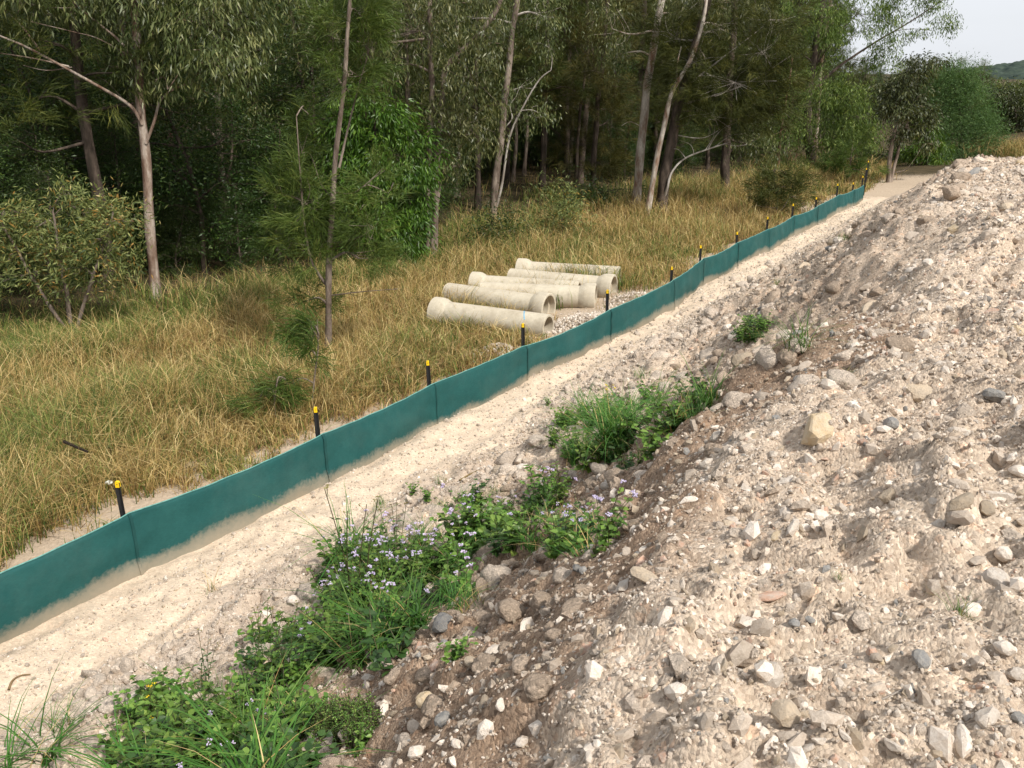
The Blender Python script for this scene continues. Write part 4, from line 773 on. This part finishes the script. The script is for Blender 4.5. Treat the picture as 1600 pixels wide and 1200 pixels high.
# ---- the forest behind: individual trees that share a few crowns
def auto_tree(seed, kind, bark, h, z0, cr, nb, per, r0, shape='round'):
    rng = np.random.RandomState(seed); top = np.array([rng.normal(0, .5), rng.normal(0, .5), h])
    st = [([(0, 0, 0), (rng.normal(0, .1), rng.normal(0, .1), h * .35), tuple(top * [.6, .6, .7]), tuple(top)], r0, r0 * .3)]
    bl = []
    for i in range(nb):
        t = (i + rng.uniform(0, 1)) / nb; zz = z0 + (h * 1.02 - z0) * t; w = cr * (math.sin(math.pi * min(t * .8 + .18, 1)) if shape == 'round' else (1.05 - t)); a = i * 2.4 + rng.uniform(-.5, .5); rr = w * rng.uniform(.35, .95)
        bl.append(((math.cos(a) * rr + top[0] * t * .6, math.sin(a) * rr + top[1] * t * .6, zz), (cr * .42, cr * .42, cr * .32), per))
    return build_tree((0, 0, 0), st, [], bl, kind, bark, rng, sub=4)
BGP = {'gum': [auto_tree(1, 'gum', 'bark_grey', 13, 4.2, 2.6, 20, 26, .15), auto_tree(2, 'gum', 'bark_pale', 15, 5.5, 2.8, 20, 26, .17), auto_tree(3, 'gum', 'bark_grey', 11, 2.8, 2.2, 18, 24, .11)],
       'casu': [auto_tree(4, 'casu', 'bark_dark', 10, 1.8, 2.0, 22, 20, .14, 'cone'), auto_tree(5, 'casu', 'bark_dark', 12, 3.2, 2.2, 22, 20, .16, 'cone')],
       'dark': [auto_tree(6, 'dark', 'bark_dark', 6.5, .7, 1.9, 22, 26, .09), auto_tree(7, 'dark', 'bark_dark', 5.2, .4, 1.7, 18, 28, .07), auto_tree(8, 'dark', 'bark_dark', 8, 1.4, 2.1, 24, 26, .11)]}
BGL = {'gum': ('gum_tree', 'slender gum among the crowded trunks inside the shaded forest', 'gums inside the forest'), 'casu': ('she_oak', 'dark needle-leaved she-oak inside the shaded forest', 'she-oaks inside the forest'), 'dark': ('leafy_tree', 'low dark leafy tree of the forest understorey', 'understorey trees of the forest')}
rb = np.random.RandomState(55); placed = []
for _ in range(6000):
    s_ = rb.uniform(6, 75); n_ = -15.5 - 30 * rb.uniform() ** 1.15; x, y = xy(s_, n_); z = -.5; a_, b_, d_ = project(x, y, z)
    if d_ < 19 or a_ < -140 or a_ > 1290: continue
    nedge = np.interp(a_, [0, 250, 420, 650, 780, 1000, 1140, 1290], [-18.8, -18.2, -17.6, -18.0, -19.4, -17.6, -16.2, -15.0])
    if n_ > nedge: continue
    deep = nedge - n_
    if 690 < a_ < 915 and deep < 9: pr = [.5, .5, 0] if deep < 6 else [.3, .3, .4]
    elif a_ < 480: pr = [.16, .12, .72] if deep < 8 else [.4, .2, .4]
    elif a_ < 700: pr = [.3, .15, .55]
    else: pr = [.28, .52, .2]
    kd = rb.choice(['gum', 'casu', 'dark'], p=pr); gap = {'gum': 1.9, 'casu': 1.9, 'dark': 1.75}[kd]
    if 690 < a_ < 915 and deep < 6: gap = 2.4
    if any((x - q[0]) ** 2 + (y - q[1]) ** 2 < gap * gap for q in placed): continue
    z = float(height(s_, n_)); placed.append((x, y)); i = rb.randint(len(BGP[kd])); 
    if kd == 'casu' and 690 < a_ < 915: i = 1
    nm, lb, gp = BGL[kd]; where = ['behind the wattle bush', 'right of the mottled gum', 'behind the bright leafy tree', 'around the dark hollow', 'behind the white gum', 'behind the olive-plumed she-oak'][int(np.searchsorted([200, 440, 690, 910, 1060], a_))]
    lb = [['front-row ', 'second-row ', 'deep '][int(np.searchsorted([2.5, 8], deep))] + {'gum': ['stout grey gum', 'tall pale gum', 'slim low-branched gum'], 'casu': ['low-skirted she-oak', 'high-crowned she-oak'], 'dark': ['leafy understorey tree', 'squat leafy understorey bush', 'tall leafy understorey tree']}[kd][i] + ' ' + where][0]; gp = gp + ' ' + where; sc_ = rb.uniform(.8, 1.2); plant_tree(nm, lb, (x, y, z), BGP[kd][i], gp, rb.uniform(0, 6.28), (sc_, sc_, sc_ * rb.uniform(.85, 1.1)))
    if len(placed) >= 280: break
cnt_ = 0
for _ in range(3000):
    a_ = rb.uniform(-60, 1300); nedge = np.interp(a_, [0, 250, 420, 650, 780, 1000, 1140, 1290], [-18.8, -18.2, -17.6, -18.0, -19.4, -17.6, -16.2, -15.0]); n_ = nedge - rb.uniform(0, 5) - (5 if 690 < a_ < 915 else 0)
    q0 = ray(a_, 600); k_ = (q0[0] / q0[1]); s_ = n_ * (DN[1] * k_ - DN[0]) / (DS[0] - k_ * DS[1]); x, y = xy(s_, n_)
    if y < 15 or y > 70 or any((x - q[0]) ** 2 + (y - q[1]) ** 2 < 1.1 for q in placed): continue
    placed.append((x, y)); cnt_ += 1; i = rb.randint(3); where = ['behind the wattle bush', 'right of the mottled gum', 'behind the bright leafy tree', 'around the dark hollow', 'behind the white gum', 'behind the olive-plumed she-oak'][int(np.searchsorted([200, 440, 690, 910, 1060], a_))]
    sc_ = rb.uniform(.3, .55); plant_tree('leafy_shrub', ['low', 'squat', 'upright'][i] + ' dark leafy shrub at the forest edge ' + where, (x, y, float(height(s_, n_))), BGP['dark'][i], 'dark shrubs of the forest edge ' + where, rb.uniform(0, 6.28), (sc_ * 1.2, sc_ * 1.2, sc_), cat='shrub')
    if cnt_ >= 120: break
print('background trees', len(placed))

# ---- far wood, hill
def joined(meshes, mats=None):
    me = bpy.data.meshes.new('far_tree'); V = []; Fc = []; A = []; mi = []; off = 0; ms = []
    for j, m_ in enumerate([q for q in meshes if q]):
        k = len(m_.vertices); co = np.empty(k * 3); m_.vertices.foreach_get('co', co); V.append(co.reshape(-1, 3)); a = np.empty(k, np.float32); m_.attributes['v'].data.foreach_get('value', a); A.append(a)
        Fc += [tuple(i + off for i in p.vertices) for p in m_.polygons]; mi += [j] * len(m_.polygons); off += k; ms.append(m_.materials[0])
    me.from_pydata(np.concatenate(V).tolist(), [], Fc); at = me.attributes.new('v', 'FLOAT', 'POINT'); at.data.foreach_set('value', np.concatenate(A))
    for m_ in ms: me.materials.append(m_)
    me.polygons.foreach_set('material_index', np.array(mi, np.int32)); me.update(); return me
fp = proto_collection('far_tree', [joined(BGP['casu'][0]), joined(BGP['dark'][0]), joined(BGP['dark'][2]), joined(BGP['gum'][2])])
rw_ = np.random.RandomState(8); P = []; scs = []
for _ in range(2000):
    px_ = rw_.uniform(-250, 1750) if rw_.uniform() < .75 else rw_.uniform(1240, 1750); Y = rw_.uniform(58, 150); x = (px_ - 800) / F * Y * 1.02; s_, n_ = sn(x, Y)
    if px_ < 1240 and n_ > -24: continue
    if px_ >= 1240 and Y < 75: continue
    if px_ > 1240 and rw_.uniform() < .0: continue
    z = float(height(s_, n_)); hgt_ = np.interp(px_, [-250, 700, 760, 1100, 1240, 1300, 1750], [1.3, 1.3, .9, .85, .7, .5, .5]) * rw_.uniform(.75, 1.15) * (1 + (Y - 70) / 160 * .3)
    if px_ > 1240: z = -.5; hgt_ = min(hgt_, .62) * (1 - .35 * (px_ > 1490))
    P.append((x, Y, z)); scs.append(hgt_)
    if len(P) >= 520: break
P = np.array(P); k = len(P)
scatter('forest', fp, P, np.stack([np.zeros(k), np.zeros(k), rw_.uniform(0, 6.28, k)], -1), scs, rw_.choice([0, 1, 2, 3], k, p=[.25, .3, .3, .15]), None, kind='stuff', label='far mass of dark trees closing the view behind the forest', category='forest')
def hillmat():
    k = NT('wooded_hill'); p = k.pos(); n1 = k.noise(.16, 5, p, .6); n2 = k.noise(.03, 3, p, .5)
    c = k.mix(k.ramp(n1, [(.35, 0.), (.65, 1.)]), (.022, .035, .03), (.055, .075, .055)); v = k.attr('v')  # bluish tint of distant haze put into the hill's colour
    c = k.mix(k.ramp(k.math('ADD', v, k.math('MULTIPLY', k.math('SUBTRACT', n1, .5), .8)), [(.45, 0.), (.6, 1.)]), c, (.30, .22, .19)); k.col(c).rough(.9, .1); return k.m
gx, gy = np.meshgrid(np.linspace(240, 620, 190), np.linspace(520, 760, 110), indexing='ij')
hz = np.clip(np.interp(gx, [240, 300, 330, 372, 430, 520, 620], [-3, 0, 7, 14.5, 20, 23, 18]) * np.exp(-((gy - 640) / 75) ** 2), -3, 99)
c1, r1 = cells(gx, gy, .14, 3); hz = hz - 2 + (c1 * 2.6 * (.5 + r1)) * (hz > .5); bare = np.exp(-((gx - 352) / 16) ** 2 - ((gy - 600) / 22) ** 2)
i = np.arange(gx.size).reshape(gx.shape); mb = MB(); mb.add(np.stack([gx, gy, hz], -1), np.stack([i[:-1, :-1], i[1:, :-1], i[1:, 1:], i[:-1, 1:]], -1).reshape(-1, 4), None, bare.ravel()); link('hill', mb.mesh('hill', hillmat(), True), None, kind='structure')
# dry grass beyond the bank, at the right edge, and grass at the fence end
rq = np.random.RandomState(14); k = 1600; x = np.concatenate([rq.normal(27.2, 1.2, k), rq.normal(10.5, 2.2, 500)]); y = np.concatenate([rq.normal(47, 3.2, k), rq.normal(37, 2.2, 500)]); s_, n_ = sn(x, y); m = ((n_ < -9) | (s_ > 37.5)) & ~((np.hypot((s_ - 38) / 5, (n_ + 5.6) / 1.6)) < 1.15)
x, y, s_, n_ = x[m], y[m], s_[m], n_[m]; z = height(s_, n_); k = len(x); mb = MB(); field(mb, x, y, z, rq.uniform(1.0, 1.7, k), rq.choice([0, 1, 2], k, p=[.12, .4, .48]), np.full(k, 30.), rq, 15)
link('grass', mb.mesh('dry_grass', GM), None, kind='stuff', label='russet dry grass beyond the far end of the rubble bank', category='grass')

# ------------------------------------------------------------------ weeds on the toe of the bank
M['w_leaf'] = leafmat('weed_leaf', [(0, (.03, .065, .012)), (.55, (.105, .20, .03)), (.9, (.20, .31, .06)), (1, (.26, .28, .07))], .3, .45, .3, .4)
M['w_dark'] = leafmat('dark_weed_leaf', [(0, (.02, .048, .012)), (.6, (.045, .10, .022)), (1, (.10, .17, .045))], .3, .45, .3, .4)
M['w_stem'] = leafmat('weed_stem', [(0, (.05, .04, .02)), (1, (.09, .10, .035))], .1, .6)
M['w_lilac'] = leafmat('lilac_flower', [(0, (.50, .42, .66)), (1, (.72, .66, .84))], .3, .7, .1); M['w_yellow'] = leafmat('yellow_flower', [(0, (.75, .52, .01)), (1, (.85, .70, .04))], .2, .6, .1); M['w_white'] = leafmat('white_flower', [(0, (.68, .68, .62)), (1, (.8, .8, .76))], .2, .6, .1); M['w_seed'] = leafmat('seed_head', [(0, (.12, .10, .03)), (1, (.25, .22, .06))], .1, .7)
WM = [M['w_leaf'], M['w_dark'], M['w_stem'], M['w_lilac'], M['w_yellow'], M['w_white'], M['w_seed'], M['g_lush'], M['g_straw']]
def ovate(mb, P, D, L, Wd, rng, m, droop=.25):
    """pointed leaves, folded along the midrib"""
    K = len(P); L = np.broadcast_to(L, (K,))[:, None] * rng.uniform(.7, 1.2, (K, 1)); Wd = np.broadcast_to(Wd, (K,))[:, None] * rng.uniform(.8, 1.15, (K, 1)) * .5
    D = norm(D); S_ = norm(np.cross(D, np.array([0, 0, 1.]) + rng.normal(0, .35, (K, 3)))); U = norm(np.cross(S_, D)); dz = np.array([0, 0, -1.])
    def pt(t, w, up): return P + D * L * t + S_ * Wd * w + U * Wd * up + dz * L * droop * t * t
    V = np.stack([pt(0, 0, 0), pt(.3, 1, .35), pt(.3, 0, 0), pt(.3, -1, .35), pt(.68, .72, .25), pt(.68, 0, 0), pt(.68, -.72, .25), pt(1, 0, 0)], 1)
    i = np.arange(K)[:, None] * 8; a = np.clip(rng.beta(2, 2, K), 0, 1); a = np.repeat(a[:, None], 8, 1)
    q = np.concatenate([i + np.array([1, 2, 5, 4])[::-1], i + np.array([2, 3, 6, 5])[::-1]]); t = np.concatenate([i + np.array(f) for f in ((0, 2, 1), (0, 3, 2), (4, 5, 7), (5, 6, 7))])
    mb.add(V.reshape(-1, 3), q, t, a.ravel(), m)
def blob(mb, c, r, m, rng, k=9):
    V, T = ICO[1]
    for _ in range(k): mb.add(V * r * rng.uniform(.5, .9) * .5 + c + rng.normal(0, r * .55, 3) * [1, 1, .35], None, T, rng.uniform(), m)
def weed(kind, seed):
    rng = np.random.RandomState(seed); st, lf, fl = MB(), MB(), MB()
    def stemleaves(n_st, h, gap, L, Wd, mleaf, lean, flower=None, top=.0, r=.003, low=.1, branch=False):
        for _ in range(n_st):
            az = rng.uniform(0, 6.28); hh = h * rng.uniform(.55, 1.1); o = lean * rng.uniform(.2, 1.2) * hh; b = rng.normal(0, .03, 2); e = np.array([b[0] + math.cos(az) * o, b[1] + math.sin(az) * o, hh])
            P = smoothpath([(b[0], b[1], -.02), (b[0] + math.cos(az) * o * .35 + rng.normal(0, .01), b[1] + math.sin(az) * o * .35 + rng.normal(0, .01), hh * .5), e], 5); tube(st, P, np.linspace(r, r * .45, len(P)), 4, .4, 2)
            ts = np.arange(low * hh, hh * (1 - top), gap) / hh; a0 = rng.uniform(0, 6.28); pts = []; dirs = []; sz = []
            for q, t in enumerate(ts):
                p = P[min(int(t * (len(P) - 1) + .5), len(P) - 1)] * 0 + np.array([np.interp(t, np.linspace(0, 1, len(P)), P[:, j]) for j in range(3)])
                for sd in (0, math.pi):
                    aa = a0 + q * math.pi / 2 + sd + rng.normal(0, .3); pts.append(p); dirs.append((math.cos(aa), math.sin(aa), rng.uniform(.1, .6))); sz.append(1 - .45 * t)
            if pts: ovate(lf, np.array(pts), np.array(dirs), L * np.array(sz), Wd * np.array(sz), rng, mleaf)
            if flower is not None:
                for f_ in range(rng.randint(1, 3)):
                    c = e + rng.normal(0, .022, 3) * [1, 1, .4] + [0, 0, .01]; tube(st, [P[-2], c], .0013, 3, .5, 2); blob(fl, c, flower[1], flower[0], rng, flower[2])
    if kind == 'leafy': stemleaves(7, .28, .05, .085, .056, 0, .75)
    elif kind == 'creeper': stemleaves(9, .17, .042, .075, .060, 1, 1.3)
    elif kind == 'lilac': stemleaves(5, .38, .045, .062, .040, 0, .6, (3, .015, 9), .12)
    elif kind == 'tall': stemleaves(4, .85, .08, .095, .028, 1, .25, (6, .012, 5), .25, .0055, .12)
    elif kind == 'yellow': stemleaves(5, .42, .06, .05, .022, 0, .45, (4, .013, 7), .25)
    elif kind == 'milk': stemleaves(5, .42, .045, .13, .045, 0, .5, (5, .008, 3), .0, .004)
    elif kind == 'fine': stemleaves(16, .12, .02, .022, .012, 0, .9)
    elif kind == 'tuft': blades(lf, rng, 60, .50, .05, .45, .010, .85, 7, .1, 1, 4); blades(lf, rng, 6, .4, .05, .7, .007, .8, 8, .3, 1, 4)
    elif kind == 'bent': blades(lf, rng, 34, .55, .04, .5, .012, 1.1, 7, .1, .9, 4); blades(lf, rng, 5, .4, .05, .7, .007, .8, 8, .3, 1, 4)
    elif kind == 'short': blades(lf, rng, 40, .20, .05, .6, .005, .6, 7, .1, .9, 3); blades(lf, rng, 8, .2, .05, .7, .005, .6, 8, .2, .8, 3)
    elif kind == 'wispy': blades(lf, rng, 14, .24, .03, .7, .004, .7, 8, .1, .8, 3); blades(lf, rng, 8, .2, .03, .6, .004, .7, 7, .2, .8, 3)
    return st, lf, fl
def weed_join(kind, seed):
    mb = MB()
    for q in weed(kind, seed):
        for arr in ('v', 'a', 'qm', 'tm'): getattr(mb, arr).extend(getattr(q, arr))
        mb.q += [f + mb.n for f in q.q]; mb.t += [f + mb.n for f in q.t]; mb.n += q.n
    return mb.mesh('weed', WM)
WK = ['leafy', 'leafy', 'creeper', 'creeper', 'lilac', 'lilac', 'fine', 'short', 'tuft', 'yellow']
weeds = proto_collection('weed', [weed_join(kd, 300 + i) for i, kd in enumerate(WK)])
# each patch: ellipses in photo pixels, and which plants grow in it
rwd = np.random.RandomState(66)
def patch(label, ells, mixp, count, sc=(.7, 1.15)):
    P = []; w = np.array([e[2] * e[3] for e in ells], float); w /= w.sum()
    for _ in range(count):
        e = ells[rwd.choice(len(ells), p=w)]; a = rwd.uniform(0, 6.28); r_ = math.sqrt(rwd.uniform()); px_ = e[0] + e[2] * r_ * math.cos(a); py_ = e[1] + e[3] * r_ * math.sin(a)
        if py_ > 1330: continue
        P.append((px_, py_))
    P = hits(P); k = len(P); rot = np.stack([rwd.normal(0, .12, k), rwd.normal(0, .12, k), rwd.uniform(0, 6.28, k)], -1); mp = np.array(mixp, float); mp /= mp.sum()
    return scatter('weeds', weeds, P, rot, rwd.uniform(*sc, k), rwd.choice(10, k, p=mp), None, kind='stuff', label=label, category='weeds')
#                               leafy leafy creep creep lilac lilac fine short tuft yellow
patch('dense green weeds with lilac flowers on the toe of the bank, below the middle of the fence', [(560, 985, 95, 60), (640, 930, 95, 50), (560, 915, 60, 40), (720, 860, 90, 34), (800, 855, 90, 26), (600, 880, 60, 30)], [2, 2, 1.8, 1.8, .32, .32, .6, 2.2, 1.0, 0], 135, (.75, 1.3))
patch('low leafy weeds spilling across the bottom edge of the bank toe', [(390, 1120, 120, 60), (310, 1180, 130, 50), (440, 1040, 80, 45), (250, 1130, 50, 40), (430, 1190, 70, 30), (360, 1230, 160, 40)], [3.6, 3.6, 1.6, 1.6, .15, .15, .8, 1.3, .35, .08], 125, (.65, 1.2))
patch('thick green weed patch with long grass further along the bank toe', [(920, 690, 65, 42), (1000, 655, 75, 36), (960, 715, 60, 24), (1060, 630, 50, 22)], [2.4, 2.4, 1.5, 1.5, .1, .1, 1, 3.4, 2.6, .2], 92, (.65, 1.15))
patch('sparse low weeds and grass sprigs on the clods between the two green patches', [(760, 800, 60, 30), (850, 800, 70, 36), (720, 780, 60, 30), (900, 850, 60, 24), (640, 800, 60, 30)], [1, 1, 1, 1, .25, .25, 1, 2, .3, 0], 46, (.5, .9))
patch('mossy fine-leaved green mat in front of the tan stone', [(535, 1135, 55, 26)], [0, 0, 0, 0, 0, 0, 1, 0, 0, 0], 40, (.6, 1.0))
patch('dark clover-like clump on the bank below the seventh post', [(1165, 528, 28, 10), (1185, 518, 24, 8)], [2, 2, 1, 1, 0, 0, 1, .5, 0, 0], 24, (.6, .95))
WIND = [  # kind, pixel of its foot, scale, name, label
    ('tall', (560, 960), 1.15, 'tall_weed', 'tallest thin weed with seed heads rising against the pale sand track'), ('tall', (615, 905), 1.0, 'tall_weed', 'thin weed with narrow leaves just right of the tallest weed'), ('tall', (590, 900), .62, 'tall_weed', 'short thin seed-headed weed between two taller ones'),
    ('tall', (535, 930), .7, 'tall_weed', 'thin weed with drooping leaves left of the tallest weed'), ('tall', (410, 1060), .8, 'tall_weed', 'bare brown-stemmed weed standing above the lower leafy patch'), ('tall', (322, 1085), .7, 'tall_weed', 'lone reddish-stemmed weed at the left of the lower leafy patch'), ('tall', (445, 1080), .75, 'tall_weed', 'spindly brown weed right of the bare brown-stemmed one'), ('tall', (770, 850), .6, 'tall_weed', 'thin weed between the lilac flowers and the broad-leaved plant'),
    ('lilac', (620, 905), 1.0, 'flowering_weed', 'lilac flowered weed with the densest cluster of blooms'), ('lilac', (655, 900), .95, 'flowering_weed', 'lilac flowered weed right of the densest blooms, beside fine grass'), ('lilac', (520, 960), 1.0, 'flowering_weed', 'lilac flowered weed leaning over the sand at the patch edge'), ('lilac', (560, 945), .9, 'flowering_weed', 'lilac flowered weed low at the foot of the tallest weed'),
    ('lilac', (705, 880), .9, 'flowering_weed', 'lilac flowered weed above the green grass tussock'), ('lilac', (770, 820), .8, 'flowering_weed', 'lilac flowered weed left of the broad-leaved plant'), ('lilac', (920, 830), .4, 'flowering_weed', 'tiny single lilac flower alone on the brown slope'),
    ('milk', (840, 800), .95, 'broad_leaved_weed', 'broad-leaved bright green plant standing alone on the clods'), ('milk', (875, 785), .85, 'broad_leaved_weed', 'second broad-leaved plant with narrow pointed leaves, nearest the slope'),
    ('tuft', (680, 910), 1.0, 'grass_tussock', 'bright green fine grass tussock beside the pale round clod'), ('tuft', (715, 895), .8, 'grass_tussock', 'smaller bright grass tussock touching the pale round clod'), ('bent', (632, 1000), 1.15, 'grass_tussock', 'long arching grass tuft in front of the lilac flowers'), ('bent', (655, 985), .9, 'grass_tussock', 'arching grass tuft above the blue-grey stone'),
    ('tuft', (600, 925), .9, 'grass_tussock', 'upright grass tuft among the lilac flowers'), ('bent', (830, 865), .8, 'grass_tussock', 'spiky grass tuft below the broad-leaved plant'), ('wispy', (890, 860), 1.0, 'grass_tussock', 'thin wispy grass tuft at the edge of the brown slope'), ('wispy', (870, 855), 1.1, 'grass_tussock', 'wispy grass just left of the brown slope edge'),
    ('tuft', (1250, 548), .75, 'grass_tussock', 'lone grass tuft near the crest above the clover-like clump'), ('wispy', (330, 925), 1.1, 'grass_tussock', 'dry wispy tuft on the track edge near the large clod'), ('bent', (70, 1195), 1.1, 'grass_tussock', 'coarse arching grass tuft in the bottom left corner'), ('short', (95, 1140), 1.2, 'grass_tussock', 'short yellowish grass tuft near the bottom left corner'), ('bent', (8, 1215), 1.0, 'grass_tussock', 'broad grass blades cut by the left edge'), ('short', (1215, 445), .7, 'grass_tussock', 'small green tuft among clods past the seventh post'), ('short', (1320, 375), .8, 'grass_tussock', 'far small green tuft on the bank toe'), ('short', (1502, 965), .42, 'grass_tussock', 'bright small grass sprig among white stones on the crest'), ('short', (1318, 600), .5, 'grass_tussock', 'little grass sprig on the large clods at the crest'), ('short', (1310, 905), .18, 'grass_tussock', 'tiny grass sprig on pale gravel at the crest'),
    ('yellow', (262, 1150), .8, 'yellow_flower_weed', 'weed with bright yellow flowers in the lower left'), ('yellow', (935, 660), .85, 'yellow_flower_weed', 'weed with small yellow flowers at the left of the far green patch'), ('yellow', (950, 640), .8, 'yellow_flower_weed', 'taller yellow dotted weed behind the far green patch'),
    ('leafy', (857, 632), .5, 'leafy_weed', 'single small leafy weed alone on the sand track'), ('leafy', (715, 1030), .5, 'leafy_weed', 'small leafy weed among clods under the blue-grey stone'), ('leafy', (560, 1175), .5, 'leafy_weed', 'small leafy weed beside the bottom tan stone'), ('short', (1000, 590), 1.0, 'grass_tussock', 'grass sprigs behind the far green patch'), ('short', (1075, 625), 1.0, 'grass_tussock', 'grass tuft at the right tip of the far green patch')]
WMESH = {}
for i, (kd, pp, sc_, nm, lb) in enumerate(WIND):
    key = (kd, i % 3)
    if key not in WMESH: WMESH[key] = [q.mesh(n_, WM) if q.n else None for q, n_ in zip(weed(kd, 700 + i % 3 * 11 + len(kd)), ('stem', 'foliage', 'flowers'))]
    p = hit(*pp); t = thing(nm, lb, 'grass' if 'grass' in nm else 'weed', p, (rwd.normal(0, .06), rwd.normal(0, .06), rwd.uniform(0, 6.28)), {'grass_tussock': 'grass tussocks on the bank', 'tall_weed': 'tall thin weeds', 'flowering_weed': 'lilac flowered weeds'}.get(nm)); t.scale = (sc_,) * 3
    for n_, me in zip(('stem', 'foliage', 'flowers'), WMESH[key]):
        if me: link(n_, me, t, kind='stuff')

# ------------------------------------------------------------------ small things
def bent_tube(name, label, cat, pts, r0, r1, mat, sides=6):
    P = np.array([hit(*p) + [0, 0, .012] for p in pts]); o = P[0]; mb = MB(); Q = smoothpath(P - o, 6); tube(mb, Q, np.linspace(r0, r1, len(Q)), sides, cap=True); return link(name, mb.mesh(name, mat, True), None, o, label=label, category=cat)
M['twig'] = plain('dry_twig', (.18, .12, .06), .8, .2); M['char'] = plain('charred_wood', (.02, .014, .01), .9, .2); M['husk'] = plain('curled_pod', (.17, .12, .04), .7, .3)
bent_tube('seed_pod', 'curved brown seed pod lying at the edge of the sand track', 'seed pod', [(718, 752), (732, 745), (746, 737)], .010, .006, M['husk'])
bent_tube('twig', 'hooked dry twig on the sand in the lower left', 'twig', [(14, 1080), (20, 1066), (32, 1058), (48, 1056)], .010, .005, M['twig'])
bent_tube('twig', 'pale bleached twig lying on the big clod at the crest', 'twig', [(1366, 1105), (1385, 1095), (1418, 1080)], .0035, .0025, M['dead'])
lb_ = atz(100, 690, .28); le_ = atz(137, 706, .22); mb = MB(); Q = smoothpath([lb_ - lb_, (le_ - lb_) * .5, le_ - lb_], 5); tube(mb, Q, np.linspace(.02, .015, len(Q)), 7, cap=True); link('log', mb.mesh('log', M['char'], True), None, lb_, label='short dark burnt log lying in the long grass at left', category='log')
# scrap of shade cloth half buried at the foot of the fence
p0, p1 = hit(600, 702), hit(634, 686); mb = MB(); d_ = (p1 - p0); nrm_ = np.array([DN[0], DN[1], 0]); V = []
for i in range(9):
    for j in range(4): V.append(d_ * i / 8 + nrm_ * j * .035 + [0, 0, .012 + .018 * math.sin(j * 1.1 + i * .5) + .006 * math.sin(i * 2.2)])
mb.add(V, [(i * 4 + j, i * 4 + j + 1, i * 4 + j + 5, i * 4 + j + 4) for i in range(8) for j in range(3)]); so_ = link('cloth_scrap', mb.mesh('cloth_scrap', M['hem'], True), None, p0, label='folded scrap of pale green cloth on the sand beside the fence', category='cloth'); so_.modifiers.new('thickness', 'SOLIDIFY').thickness = .003
mb = MB(); rr_ = np.random.RandomState(2); V, T = ICO[2]; mb.add(V * (1 + rr_.normal(0, .22, (len(V), 1))) * [.045, .03, .02], None, T); link('plastic_litter', mb.mesh('plastic_litter', M['w_white']), None, atz(170, 754, .02), label='crumpled scrap of white plastic left of the first fence post', category='litter')

# ------------------------------------------------------------------ labels that several trees would share: say which one, counted from the left
by = {}
for o in SC.objects:
    if o.parent is None and 'label' in o and o.get('kind') is None: by.setdefault(o['label'], []).append(o)
ORD = ['first', 'second', 'third', 'fourth', 'fifth', 'sixth', 'seventh', 'eighth', 'ninth', 'tenth', 'eleventh', 'twelfth', 'thirteenth', 'fourteenth', 'fifteenth', 'sixteenth', 'seventeenth', 'eighteenth', 'nineteenth', 'twentieth', 'twenty-first', 'twenty-second', 'twenty-third', 'twenty-fourth', 'twenty-fifth', 'twenty-sixth', 'twenty-seventh', 'twenty-eighth', 'twenty-ninth', 'thirtieth']
for lb, os_ in by.items():
    if len(os_) > 1:
        for i, o in enumerate(sorted(os_, key=lambda q: project(*q.location)[0])): o['label'] = lb + ', ' + ORD[min(i, 29)] + ' from left'
